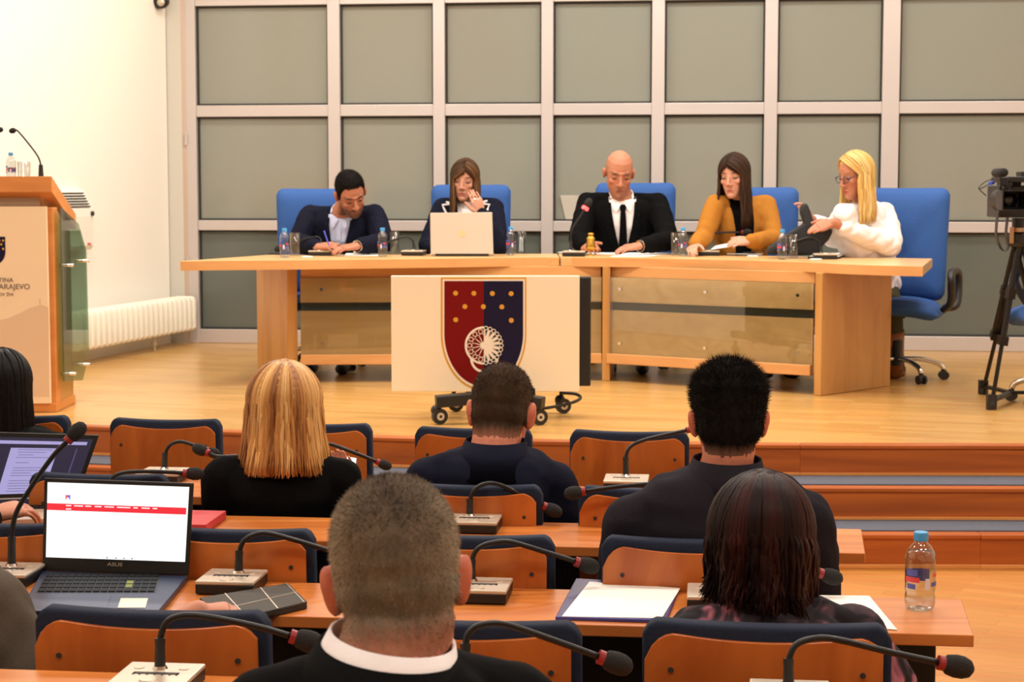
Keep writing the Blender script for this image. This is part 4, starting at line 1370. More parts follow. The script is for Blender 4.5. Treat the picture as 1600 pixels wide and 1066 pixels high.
# ------------------------------------------------------------------ things on the head table
for u, v, lab in ((445, 402.5, 'small water bottle at the far end of the head table beside the black phone'), (598, 401.5, 'small water bottle right of the writing man'),
                  (798, 399.0, 'small water bottle beside the silver laptop'), (1067, 400.5, 'small water bottle between the bald man and the camel jacket'), (1222, 405.5, 'small water bottle before the black bag')):
    bottle(atz(u, v, ZT), 0.188, lab, 'water bottles', random.uniform(-.6, .6))
for u, v, lab in ((461, 400, 'tall drinking glass with pale drink left of the writing man'), (616, 398, 'tall drinking glass right of the writing man'), (814, 396, 'tall drinking glass by the silver laptop'),
                  (1056, 400, 'tall drinking glass behind the bald man\'s bottle'), (1239, 404, 'tall drinking glass before the black bag')):
    tumbler(atz(u, v, ZT), 0.152, lab, 'drinking glasses', 1.1)
lb_ = atz(18, 274, 1.772)
bp = V((at(18, 290, LY0 + .06).x, LY0 + .06, 1.742))
bottle(bp, 0.16, 'water bottle standing on the lectern', 'water bottles')
gp = V((at(38, 290, LY0 + .06).x, LY0 + .06, 1.742))
tumbler(gp, 0.11, 'drinking glass on the lectern', 'drinking glasses', 1.2)
def lectern_mic(path, lab):
    Y = LY0 + 0.05
    p = [at(u, v, Y) for u, v in path]
    r = tag(empty('lectern_microphone', p[0]), lab, 'microphone', 'lectern microphones')
    m = MB(); m.tube([p[0] - V((0, 0, .03)), p[0] + V((0, 0, .055))], [.016, .011], 12); m.build('microphone_foot', M['black'], r)
    m = MB(); cv = bez(p, 24); m.tube(cv, .0048, 8); m.build('gooseneck', M['blackmetal'], r, smooth=True)
    e = cv[-1]; t = (cv[-1] - cv[-3]).normalized(); x = t.orthogonal().normalized(); RR = Matrix((x, t.cross(x), t)).transposed()
    m = MB(); m.lathe([(.008, 0), (.014, .008), (.016, .02), (.012, .033), (.004, .038)], 14, e - t * .006, rot=RR); m.build('foam_head', M['foam'], r, smooth=True)
lectern_mic([(64, 273), (64, 262), (60, 246), (45, 225), (28, 205), (23, 203.5)], 'gooseneck microphone at the right corner of the lectern')
lectern_mic([(-42, 273), (-42, 262), (-37, 246), (-24, 225), (-8, 206), (-4, 203.5)], 'gooseneck microphone at the lectern cut by the frame')

PG = 'gooseneck microphones on the head table'
def pm(path, lab, **k):
    a = dict(zdesk=ZT, hs=1.15, k=1.0, w=0.145, neck_r=0.0065)
    a.update(k)
    return microphone(path, lab, PG, **a)
pm([(503, 391), (502.5, 384), (501, 376), (496, 371), (484, 372), (462, 379), (442, 386)], 'black gooseneck microphone drooping towards the first bottle and glass')
pm([(647, 391), (646.5, 384), (644, 375), (637, 370.5), (627, 371.5), (605, 379), (588, 385)], 'black gooseneck microphone left of the silver laptop')
pm([(892, 392), (892, 378), (893, 362), (899, 350), (909, 335), (915, 325)], 'gooseneck microphone with a glowing red ring before the bald man', lit=True, dx=0.02, hs=1.25)
pm([(1099, 391), (1100, 382), (1104, 372), (1112, 365), (1135, 363.5), (1160, 363)], 'black gooseneck microphone lying level before the camel jacket', dx=0.03)
pm([(1283, 396), (1283, 388), (1281, 379), (1273, 372), (1262, 372), (1242, 379), (1224, 386)], 'black gooseneck microphone before the blonde woman in white', dx=0.02)

# silver laptop seen from behind
Yl = 11.72
a, b, c_, d_ = at(672, 333, Yl + .04), at(769, 332, Yl + .04), at(771, 395, Yl - .05), at(673, 395, Yl - .05)
zl = ZT + .012
lp_ = tag(empty('laptop', ((c_.x + d_.x) / 2, Yl + .1, ZT)), 'pale silver laptop open before the woman with her hand to her face', 'laptop')
m = MB()
q = [V((d_.x, Yl - .05, zl)), V((c_.x, Yl - .05, zl)), b, a]
m.add(q + [p + V((0, .008, .002)) for p in q], [(0, 1, 2, 3), (7, 6, 5, 4), (0, 4, 5, 1), (1, 5, 6, 2), (2, 6, 7, 3), (3, 7, 4, 0)])
m.build('lid', M['laptopsilver'], lp_, bevel=.003)
m = MB(); m.span((d_.x, Yl - .045, ZT + .001), (c_.x, Yl + .24, ZT + .014)); m.build('laptop_base', M['laptopsilver'], lp_, bevel=.003)
m = MB(); m.span((d_.x + .03, Yl - .052, zl - .008), (c_.x - .03, Yl - .044, zl + .006)); m.build('hinge', M['black'], lp_)
lc = (q[0] + q[1] + q[2] + q[3]) / 4; nn = (q[1] - q[0]).cross(q[3] - q[0]).normalized()
if nn.y > 0: nn = -nn
x = (q[1] - q[0]).normalized()
m = MB(); m.lathe([(.026, 0), (.026, .0012)], 20, lc + nn * .0004, rot=Matrix((x, nn.cross(x), nn)).transposed()); m.build('round_badge', M['laptopgold'], lp_) if 'laptopgold' in M else m.build('round_badge', mat('gold_badge', rgb(206, 178, 130), .3, .5), lp_)

# brass bell with a handle
bl = tag(empty('brass_bell', atz(923, 399.5, ZT)), 'brass hand bell held upright by the bald man', 'bell')
c0 = atz(923, 399.5, ZT)
m = MB(); m.lathe([(.022, 0), (.022, .004), (.006, .008), (.005, .03), (.012, .034), (.032, .04), (.034, .052), (.029, .075), (.026, .115), (.022, .125), (.012, .128), (.012, .134), (.020, .137), (.020, .148), (.012, .150)], 22, c0); m.build('bell_body', M['brass'], bl, smooth=True)
m = MB(); m.lathe([(.0345, .046), (.0355, .05), (.0345, .054)], 22, c0); m.lathe([(.0285, .108), (.0295, .111), (.0275, .114)], 22, c0); m.build('ring', M['brass'], bl, smooth=True)

sheet([(538, 400), (592, 399.5), (590, 395.5), (541, 395.5)], ZT + .003, 'paper_sheet', 'white paper under the writing man\'s hands', 'paper', M['paper'])
sheet([(908, 397), (962, 397.5), (968, 393), (915, 392.5)], ZT + .003, 'paper_sheet', 'white paper sheet before the bald man by the bell', 'paper', M['paper'])
sheet([(953, 401), (1010, 401), (1056, 395.5), (985, 394)], ZT + .0025, 'paper_sheet', 'large white paper sheet before the bald man\'s watch hand', 'paper', M['paper'])
sheet([(1136, 397), (1190, 398.5), (1196, 393), (1138, 391)], ZT + .006, 'paper_sheet', 'white papers under the dark phone', 'paper', M['paper'])
hp = MB()
q = [at(1110, 390, 11.75), at(1150, 384, 11.75), at(1158, 376, 11.85), at(1118, 384, 11.87)]
hp.add(q + [p + V((0, .004, -.003)) for p in q], [(0, 1, 2, 3), (7, 6, 5, 4), (0, 4, 5, 1), (1, 5, 6, 2), (2, 6, 7, 3), (3, 7, 4, 0)])
o = hp.build('paper_sheet', M['paper']); recenter(o); tag(o, 'white papers held up by the woman in the camel jacket', 'paper')
def slab_thing(name, pts, z, h, label, cat, m, topm=None):
    cor = [atz(u, v, z) for u, v in pts]
    r = tag(empty(name, sum(cor, V()) / 4), label, cat)
    mb = MB(); mb.prism([(p.x, p.y) for p in cor], z + .0008, z + h); mb.build('case', m, r, bevel=min(.002, h * .3))
    cen = sum(cor, V()) / 4
    mb = MB(); mb.prism([(p.x, p.y) for p in [cen + (p - cen) * .92 for p in cor]], z + h, z + h + .0008); mb.build('face', topm or M['gasket'], r)
    return r
slab_thing('mobile_phone', [(419, 398), (438, 398), (438, 393), (421, 393)], ZT, .01, 'black phone lying at the far end of the head table', 'phone', M['black'])
slab_thing('mobile_phone', [(1154, 396), (1180, 396.5), (1182, 392), (1158, 391.5)], ZT + .0065, .01, 'dark phone lying on white papers before the camel jacket', 'phone', M['black'], mat('brown_screen', rgb(58, 40, 36), .2))
slab_thing('tablet', [(1262, 404.5), (1312, 404.5), (1330, 398), (1270, 398)], ZT, .012, 'dark tablet with a pale cover before the blonde woman in white', 'tablet', M['black'], M['paper'])
slab_thing('notebook', [(980, 394.5), (1012, 394.5), (1014, 391), (985, 391)], ZT, .012, 'dark notebook under the bald man\'s watch hand', 'notebook', M['black'])
slab_thing('notebook', [(553, 397), (572, 397), (568, 391.5), (550, 391.5)], ZT + .0035, .01, 'small notebook beneath the writing man\'s left hand', 'notebook', M['silver'], M['paper'])
for u, v, lab in ((480, 402, 'white round coaster below the drooping microphone'), (680, 398.5, 'white round coaster before the silver laptop'), (880, 395.5, 'white round coaster at the table seam'), (1176, 401, 'white round coaster before the camel jacket'), (1275, 406, 'white round coaster at the curved table end')):
    m = MB(); m.lathe([(.036, 0), (.038, .003), (.034, .006)], 18); o = m.build('coaster', M['paper'], smooth=False); o.location = atz(u, v, ZT) + V((0, 0, .0005)); tag(o, lab, 'coaster', 'white coasters on the head table')
pen = MB(); pa = at(514, 384, 11.62); pb = at(506.5, 361, 11.72)
pen.tube([pa, pa + (pb - pa) * .08, pb], [.0015, .0045, .0045], 10); o = pen.build('pen', mat('blue_pen', rgb(60, 60, 170), .4)); recenter(o); tag(o, 'blue pen in the writing man\'s hand', 'pen')
pen = MB(); pa = atz(962, 393.5, ZT + .006); pb = atz(992, 393, ZT + .006); pen.tube([pa, pb], .005, 10); o = pen.build('pen', M['labelblue']); recenter(o); tag(o, 'blue pen lying under the bald man\'s fingers', 'pen')
pen = MB(); pa = at(1079, 386, 11.75); pb = at(1094, 381, 11.8); pen.tube([pa, pb], .005, 10); o = pen.build('pen', mat('lilac_pen', rgb(180, 160, 210), .4)); recenter(o); tag(o, 'pale lilac pen in the hand of the woman in the camel jacket', 'pen')

# black bag held open on the table
Yb = 11.44
bagp = [(1196, 396), (1199, 387), (1236, 361), (1256, 349), (1249, 331), (1252, 319), (1260, 317), (1266, 331), (1270, 345), (1290, 349), (1301, 361), (1294, 375), (1283, 386), (1282, 398), (1240, 399)]
ps = [at(u, v, Yb) for u, v in bagp]
bag = MB(); n = len(ps)
bag.add([p + V((0, -.035, 0)) for p in ps] + [p + V((0, .035, 0)) for p in ps], [tuple(range(n)), tuple(range(2 * n - 1, n - 1, -1))] + [(k, n + k, n + (k + 1) % n, (k + 1) % n) for k in range(n)])
bag = bag.build('bag', mat('black_fabric', rgb(33, 33, 35), .75, bump=(40, .2)), bevel=.022, seg=3, smooth=True)
recenter(bag); WLOC[bag.name] = tuple(bag.location)
tag(bag, 'soft black bag held open on the head table by the blonde woman in white', 'bag')
m = MB(); m.tube(bez([at(u, v, Yb - .04) for u, v in ((1236, 384), (1250, 376), (1266, 371), (1278, 374), (1283, 384))], 20), .004, 8); m.build('zip', M['gasket'], bag, smooth=True)

# ------------------------------------------------------------------ video camera on its tripod
VY = 10.0
def vp(u, v, dy=0.0):
    return at(u, v, VY + dy)
tri = tag(empty('tripod', V((vp(1600, 600).x, VY, ZS))), 'tall black double-tube tripod at the stage side', 'tripod')
apex = vp(1592, 380)
feet = [atz(1536, 616, ZS), atz(1549, 640, ZS), atz(1652, 626, ZS)]
feet[0].y = max(feet[0].y, feet[0].y)
for ft in feet:
    top = apex + (ft - apex) * 0.02
    d = (ft - apex)
    side = d.cross(V((0, 0, 1))).normalized() * 0.022
    knee = apex + d * 0.60
    kn2 = apex + d * 0.30
    l = MB()
    for s in (-1, 1):
        l.tube([top + side * s, knee + side * s], 0.014, 8)
    l.bar(kn2 - d.normalized() * .03, kn2 + d.normalized() * .03, .075, .04); l.bar(knee - d.normalized() * .04, knee + d.normalized() * .01, .075, .045)
    leg = l.build('leg', M['blackmetal'], tri, smooth=False)
    l = MB(); l.tube([apex + d * .34, ft + V((0, 0, .02))], 0.0125, 8); l.build('lower_tube', M['blackmetal'], leg)
    l = MB(); l.lathe([(.03, 0), (.032, .03), (.02, .075)], 10, ft); l.box(ft + V((0, 0, .06)), (.05, .05, .05)); l.build('foot', M['black'], leg)
ctr = (feet[0] + feet[1] + feet[2]) / 3 + V((0, 0, .05))
for ft in feet:
    m = MB(); m.bar(ft + V((0, 0, .05)), ctr, .035, .018); m.build('spreader_bar', M['blackmetal'], tri)
m = MB(); m.lathe([(.05, -.02), (.06, .0), (.06, .05), (.04, .07), (.04, .14)], 18, apex); m.build('tripod_head', M['black'], tri)
m = MB(); m.bar(apex + V((-.03, -.06, .075)), apex + V((.11, .06, .075)), .05, .022); m.bar(apex + V((-.055, -.05, .0)), apex + V((-.055, -.05, .09)), .012, .02); m.build('head_plate', M['brassy'] if 'brassy' in M else mat('pale_metal', rgb(190, 150, 110), .35, .6), tri)
m = MB(); m.bar(apex + V((.03, .05, .1)), apex + V((.22, .42, -.1)), .02, .02); m.build('pan_handle', M['black'], tri)
vc = tag(empty('video_camera', apex + V((0, 0, .14))), 'black professional video camera on the tripod at the stage side', 'camera')
def vspan(name, u0, v0, u1, v1, y0, y1, m=M['black'], bevel=.006):
    a = vp(u0, v0); b = vp(u1, v1)
    mb = MB(); mb.span((a.x, VY + y0, min(a.z, b.z)), (b.x, VY + y1, max(a.z, b.z)))
    return mb.build(name, m, vc, bevel=bevel)
hood = MB()
a = vp(1541, 297); b = vp(1584, 328)
cx, cz = (a.x + b.x) / 2, (a.z + b.z) / 2; hw, hh = (b.x - a.x) / 2, (a.z - b.z) / 2
def rect(y, s): return [V((cx - hw * s, VY + y, cz - hh * s)), V((cx + hw * s, VY + y, cz - hh * s)), V((cx + hw * s, VY + y, cz + hh * s)), V((cx - hw * s, VY + y, cz + hh * s))]
r0, r1, r2, r3 = rect(-.33, 1.0), rect(-.15, .82), rect(-.33, .9), rect(-.19, .6)
hood.add(r0 + r1 + r2 + r3, [(0, 1, 5, 4), (1, 2, 6, 5), (2, 3, 7, 6), (3, 0, 4, 7), (4, 5, 6, 7)] + [(0, 8, 9, 1), (1, 9, 10, 2), (2, 10, 11, 3), (3, 11, 8, 0)] + [(8, 12, 13, 9), (9, 13, 14, 10), (10, 14, 15, 11), (11, 15, 12, 8), (12, 15, 14, 13)])
hood.build('lens_hood', M['black'], vc)
m = MB(); m.lathe([(.055, 0), (.058, .05), (.05, .12), (.062, .2)], 20, (cx + .01, VY - .16, cz), rot=Rx(-math.pi / 2)); m.build('lens_barrel', M['black'], vc, smooth=True)
m = MB(); m.lathe([(.042, 0), (.03, .008)], 20, (cx, VY - .2, cz), rot=Rx(math.pi / 2)); m.build('lens', mat('lens_glass', rgb(12, 14, 20), .05, 0, .8), vc, smooth=True)
vspan('camera_body', 1562, 290, 1622, 340, 0.0, .26)
vspan('handle', 1565, 276, 1612, 285, -.10, .22)
vspan('handle_post', 1562, 283, 1572, 296, -.09, -.04)
vspan('handle_post', 1590, 283, 1604, 296, .1, .16)
vspan('viewfinder', 1592, 268, 1615, 284, -.05, .06)
vspan('microphone_holder', 1551, 277, 1563, 291, -.16, -.08)
m = MB(); p = vp(1557, 270, -.12); m.tube([p + V((0, -.16, .0)), p + V((0, -.15, 0)), p + V((0, .02, 0)), p + V((0, .03, 0))], [.012, .024, .024, .012], 16); m.build('microphone_foam', M['foam'], vc, smooth=True)
m = MB(); p = vp(1547, 287, -.16); m.tube([p, p + V((.028, .04, .006))], .010, 10); m.build('blue_plug', mat('blue_plug', rgb(60, 90, 210), .4), vc)
m = MB(); m.tube(bez([vp(u, v, -.15) for u, v in ((1552, 279), (1538, 285), (1529, 294), (1534, 294), (1545, 288))], 24), .003, 6); m.tube(bez([vp(u, v, -.15) for u, v in ((1529, 294), (1533, 299), (1541, 306))], 12), .003, 6); m.build('microphone_cable', M['black'], vc)
m = MB()
st_ = bez([vp(u, v, -.05) for u, v in ((1560, 328), (1557, 350), (1557, 370), (1564, 388), (1571, 392), (1575, 384), (1572, 365), (1574, 340))], 40)
for a, b in zip(st_[:-1], st_[1:]):
    m.bar(a, b, .045, .004, up=(1, 0, 0))
m.build('strap', M['black'], vc)
# ------------------------------------------------------------------ people
def remesh(verts, faces, voxel, smooth):
    me = bpy.data.meshes.new('tmp'); me.from_pydata(verts, [], faces)
    o = bpy.data.objects.new('tmp', me); COL.objects.link(o)
    r = o.modifiers.new('r', 'REMESH'); r.mode = 'VOXEL'; r.voxel_size = voxel
    if smooth:
        s = o.modifiers.new('s', 'SMOOTH'); s.iterations = smooth; s.factor = 0.5
    dg = bpy.context.evaluated_depsgraph_get()
    ev = o.evaluated_get(dg)
    out = bpy.data.meshes.new_from_object(ev, preserve_all_data_layers=False, depsgraph=dg)
    bpy.data.objects.remove(o); bpy.data.meshes.remove(me)
    return out
def co_of(me):
    a = np.empty(len(me.vertices) * 3); me.vertices.foreach_get('co', a); return a.reshape(-1, 3)
def nrm_of(me):
    a = np.empty(len(me.vertices) * 3); me.vertices.foreach_get('normal', a); return a.reshape(-1, 3)
def set_co(me, a):
    me.vertices.foreach_set('co', np.ascontiguousarray(a).ravel()); me.update()
def paint(me, cols):
    at_ = me.color_attributes.new('tint', 'FLOAT_COLOR', 'POINT')
    c4 = np.ones((len(me.vertices), 4)); c4[:, :3] = cols
    at_.data.foreach_set('color', c4.ravel())
def smoothf(me):
    me.polygons.foreach_set('use_smooth', [True] * len(me.polygons))
def c3(r, g, b):
    return np.array([lin(r), lin(g), lin(b)])
def sstep(x, a, b):
    t = np.clip((x - a) / (b - a), 0, 1); return t * t * (3 - 2 * t)

class Blob(MB):
    def sph(s, c, r, rot=None, n=18):
        return s.ell(c, r, n, rot)
    def cap(s, a, b, ra, rb):
        a, b = V(a), V(b)
        s.ell(a, ra, 14); s.ell(b, rb, 14)
        s.tube([a, b], [ra, rb], 14)
        return s
    def chain(s, pts, rs):
        for i in range(len(pts) - 1):
            s.cap(pts[i], pts[i + 1], rs[i], rs[i + 1])
        return s
    def loft(s, secs, n=28, e=2.3):
        vs, fs = [], []
        for (c, ax, ay, rx, ry) in secs:
            for k in range(n):
                a = 2 * math.pi * k / n
                ca, sa = math.cos(a), math.sin(a)
                x = math.copysign(abs(ca) ** (2 / e), ca) * rx; y = math.copysign(abs(sa) ** (2 / e), sa) * ry
                vs.append(c + ax * x + ay * y)
        for i in range(len(secs) - 1):
            for k in range(n):
                k2 = (k + 1) % n
                fs.append((i * n + k, i * n + k2, (i + 1) * n + k2, (i + 1) * n + k))
        fs.append(tuple(range(n - 1, -1, -1))); fs.append(tuple((len(secs) - 1) * n + k for k in range(n)))
        return s.add(vs, fs)

def head_matrix(c, k, yaw, pitch, roll):
    """yaw 0 looks away from the camera (+y), 180 at it; pitch > 0 looks down; roll > 0 tips the crown to the person's right"""
    R = Rz(math.radians(yaw)) @ Rx(math.radians(-pitch)) @ Ry(math.radians(roll))
    return R, V(c), k

def head_shapes(B, R, C, k, female=False, ear=1.0, fat=1.0):
    def P(x, y, z): return C + R @ (V((x, y, z)) * k)
    def E(c, r, rot=None):
        B.sph(P(*c), [q * k for q in r], R if rot is None else R @ rot)
    E((0, -.016, .036), (.0775, .098, .092))
    E((0, -.035, .0), (.070, .072, .075))
    secs = []
    w = 0.94 if female else 1.0
    jw = (0.9 if female else 1.04) * fat
    for z, rx, f, b in ((-.118, .018 * jw, .076, .040), (-.110, .032 * jw, .083, .020), (-.09, .047 * jw, .085, .0), (-.065, .057 * jw, .084, -.015), (-.035, .0645 * w, .084, -.03), (0.0, .067 * w, .082, -.04), (.035, .068, .082, -.05), (.06, .062, .074, -.05)):
        secs.append((P(0, (f + b) / 2, z), R @ V((1, 0, 0)), R @ V((0, 1, 0)), rx * k, (f - b) / 2 * k))
    B.loft(secs, 28, 2.2)
    ns_ = .82 if female else 1.0
    B.chain([P(0, .080, .018), P(0, .092 if female else .094, -.008), P(0, .102 if female else .106, -.028)], [.0085 * k * ns_, .010 * k * ns_, .0125 * k * ns_])
    for s in (-1, 1):
        E((s * .0125, .094, -.033), (.0085, .010, .008))
        E((s * .038, .060, -.020), (.022, .019, .019))
        if not female:
            B.cap(P(0, .080, .030), P(s * .040, .070, .030), .010 * k, .009 * k)
        rot = Rz(s * -.35) @ Ry(s * .12)
        E((s * .080, -.012, -.004), (.011 * ear, .021 * ear, .033 * ear), rot)
        E((s * .085, -.020, .006), (.009 * ear, .013 * ear, .024 * ear), rot)
        E((s * .0325, .070, .004), (.0135, .013, .0115))
    B.cap(P(-.018, .083, -.064), P(.018, .083, -.064), .0055 * k, .0055 * k)
    B.cap(P(-.015, .083, -.0735), P(.015, .083, -.0735), .0065 * k, .0065 * k)
    E((0, .076, -.098), (.020, .014, .016))

SKIN = dict(fair=(202, 148, 122), warm=(188, 124, 94), tan=(178, 116, 88), ruddy=(202, 126, 98))
def head_finish(me, R, C, k, skin, brow=(60, 42, 30), lip=(176, 92, 84), beard=None, lash=(40, 28, 24), female=False, bald=False, stub=None, ears_red=True, makeup=0.0, scalp=None):
    co = co_of(me)
    q = ((co - np.array(C)) @ np.array(R)) / k
    x, y, z = q[:, 0], q[:, 1], q[:, 2]
    inhead = (np.abs(x) < .105) & (y > -.13) & (y < .125) & (z > -.125) & (z < .135)
    front_ = inhead & (y > .035)
    g = np.exp(-(((np.abs(x) - .0325) / .015) ** 2 + ((z - .006) / .011) ** 2)) * front_
    disp = np.zeros_like(q)
    disp[:, 1] -= .0045 * g
    g2 = np.exp(-((x / .02) ** 2 + ((z + .0695) / .0026) ** 2)) * front_
    disp[:, 1] -= .004 * g2
    co2 = co + (disp * k) @ np.array(R).T
    set_co(me, co2)
    base = c3(*SKIN[skin])
    cols = np.tile(base, (len(co), 1))
    def mixc(w, c):
        w = np.clip(w, 0, 1)[:, None]; cols[:] = cols * (1 - w) + c * w
    red = base * np.array([1.02, .72, .66])
    mixc(.45 * np.exp(-(((np.abs(x) - .042) / .022) ** 2 + ((z + .025) / .022) ** 2)) * front_, red)
    mixc(.40 * np.exp(-((x / .014) ** 2 + ((z + .03) / .014) ** 2)) * front_, red)
    if ears_red:
        mixc(.65 * (inhead & (np.abs(x) > .0765) & (z > -.05) & (z < .045) & (np.abs(y + .012) < .035)), base * np.array([.98, .60, .50]))
    if beard is not None:
        lw = sstep(-z, .035, .055) * sstep(y, -.02, .01) * inhead
        mouth = np.exp(-((x / .022) ** 2 + ((z + .069) / .010) ** 2))
        cheek = np.exp(-(((np.abs(x) - .03) / .012) ** 2 + ((z + .045) / .012) ** 2))
        mixc(beard[1] * lw * (1 - mouth) * (1 - .7 * cheek), c3(*beard[0]))
        mixc(beard[1] * np.exp(-((x / .024) ** 2 + ((z + .053) / .007) ** 2)) * front_, c3(*beard[0]))
    if stub is not None:
        hl = hairline(y)
        mixc(stub[1] * sstep(z, hl - .01, hl + .02) * inhead * sstep(-y, -.05, .01) * sstep(-z, -.10, -.06) * (np.abs(x) < .0785), c3(*stub[0]))
    mixc(.9 * np.exp(-((x / .019) ** 4 + ((z + .0695) / .0085) ** 4)) * front_, c3(*lip))
    mixc(.6 * np.exp(-((x / .021) ** 4 + ((z + .0695) / .0018) ** 2)) * front_, c3(*lip) * .35)
    bw_ = .0066 if not female else .0050
    bz = .031 + .06 * np.clip(.034 - np.abs(np.abs(x) - .034), -.03, .034) * .3
    mixc(.95 * np.exp(-(((np.abs(x) - .034) / .019) ** 4 + ((z - bz) / bw_) ** 2)) * front_, c3(*brow))
    if makeup:
        mixc(makeup * np.exp(-(((np.abs(x) - .034) / .016) ** 4 + ((z - .012) / .008) ** 2)) * front_, c3(110, 70, 62))
    mixc(1.0 * np.exp(-(((np.abs(x) - .0335) / .0145) ** 4 + ((z - .0015) / .0058) ** 2)) * front_, c3(*lash))
    mixc(.5 * np.exp(-(((np.abs(x) - .011) / .004) ** 2 + ((z + .036) / .003) ** 2)) * front_, base * .35)
    if scalp is not None:
        mixc(inhead * (z > hairline(y) + .004) * (z > .02 - .9 * (y + .01)), c3(*scalp))
    paint(me, cols)
    smoothf(me)

def hairline(y, x=None):
    r_ = 0 if x is None else .016 * sstep(np.abs(x), .022, .045) * sstep(y, .03, .05)
    return r_ + np.interp(y, [-.13, -.085, -.05, -.03, -.012, .0, .02, .036, .052, .07, .09], [-.075, -.075, -.062, -.045, -.022, -.018, -.010, .045, .068, .088, .104])

def short_hair(body_me, R, C, k, root, cols, thick, crown=1.0, recede=0.0, fuzz=2500, flen=.011, grey=None, m=None, low=0.0, off=None, spread=.35, lie=.9, tw=.0009, fvar=.2, fade=None, fw_=.05):
    """a cap of hair grown from the scalp, thickness falling to nothing at the hairline, with tufts"""
    bm = bmesh.new(); bm.from_mesh(body_me)
    Rn = np.array(R)
    co = co_of(body_me)
    q = ((co - np.array(C)) @ Rn) / k
    x, y, z = q.T
    hl = hairline(y, x) + .003 * np.sin(x * 400 + y * 300) + recede * sstep(y, .0, .06) + low
    inside = (z > hl - .006) & (np.abs(x) < .082) & (y < .1) & (z < .14) & (y > -.14) & ~((np.abs(x) > .0765) & (y > -.045) & (y < .022) & (z < .040))
    keep = set(np.nonzero(inside)[0].tolist())
    bm.verts.ensure_lookup_table(); bm.verts.index_update()
    lay_ = bm.verts.layers.int.new('src')
    for v in bm.verts: v[lay_] = v.index
    dele = [f for f in bm.faces if not all(v.index in keep for v in f.verts)]
    bmesh.ops.delete(bm, geom=dele, context='FACES')
    bm.normal_update()
    pts, nr = [], []
    for v in bm.verts:
        i = v[lay_]
        w = float(sstep(np.array(z[i] - hl[i]), -.004, .03))
        top = float(sstep(np.array(z[i]), .02, .10))
        th = thick * (0.35 + 0.65 * top * crown) * w
        th += .12 * thick * math.sin(x[i] * 310 + 1.3) * math.sin(y[i] * 270) * w
        nrm = v.normal.copy()
        v.co = v.co + nrm * (th + .0005) * k
        pts.append((v.co.copy(), nrm, w, top, q[i].copy(), float(sstep(np.array(z[i] - hl[i]), 0, fw_))))
    me = bpy.data.meshes.new('hair'); bm.to_mesh(me); bm.free()
    a = co_of(me)
    base = np.array([c3(*c) for c in cols])
    vcol = []
    for (p, n, w, t, ql, fd) in pts:
        u = 0.5 + 0.35 * math.sin(ql[0] * 55 + 2.2 * math.sin(ql[2] * 38 + 1)) * math.sin(ql[2] * 47 + 1.6 * math.sin(ql[0] * 60)) + random.uniform(-.25, .25)
        c = base[0] * (1 - u) + base[min(1, len(base) - 1)] * u
        if grey is not None:
            gw = grey[1] * (1 - t) + grey[2] * t
            sd = float(np.clip(abs(ql[0]) / .075, 0, 1)) ** 3
            gw = grey[2] + (grey[1] - grey[2]) * max(sd, .25 * (1 - t))
            c = c * (1 - gw) + c3(*grey[0]) * gw
        if fade is not None:
            c = c * (.25 + .75 * fd) + c3(*fade) * (.75 * (1 - fd))
        vcol.append(c)
    # tufts
    Rn3 = R
    vs, fs, fc = [], [], []
    idx = [i for i, p in enumerate(pts) if p[2] > .15]
    base_n = len(a)
    for _ in range(fuzz):
        i = random.choice(idx)
        p, n, w, t, ql, fd = pts[i]
        L = flen * k * random.uniform(.6, 1.15) * (.55 + .45 * t * crown) * (.4 + .6 * w)
        fl_ = Rn3 @ V((0, .9 * t, -1.0 + 1.0 * t))
        d = (n + V((random.uniform(-1, 1), random.uniform(-1, 1), random.uniform(-1, 1))) * spread + fl_ * lie).normalized()
        s = d.orthogonal().normalized()
        s = (Matrix.Rotation(random.uniform(0, 6.28), 3, d) @ s) * tw * k
        o_ = V((random.uniform(-1, 1), random.uniform(-1, 1), random.uniform(-1, 1))) * .003 * k
        pp = p + o_ - n * .003
        b = base_n + len(vs)
        vs += [pp - s, pp + s, pp + d * L]
        fs.append((b, b + 1, b + 2))
        f = random.uniform(1 - fvar, 1 + fvar)
        cc = vcol[i] * f
        fc += [cc * .9, cc * .9, cc * 1.15]
    allv = [tuple(v) for v in a] + [tuple(v) for v in vs]
    faces = [tuple(p.vertices) for p in me.polygons] + fs
    m2 = bpy.data.meshes.new('hair'); o3 = WLOC[root.name]
    m2.from_pydata([(v[0] - o3[0], v[1] - o3[1], v[2] - o3[2]) for v in allv], [], faces)
    bpy.data.meshes.remove(me)
    paint(m2, np.array(vcol + fc).reshape(-1, 3)); smoothf(m2)
    m2.materials.append(m or M['hairmatte'])
    o = bpy.data.objects.new('hair', m2); COL.objects.link(o); o.parent = root
    return o

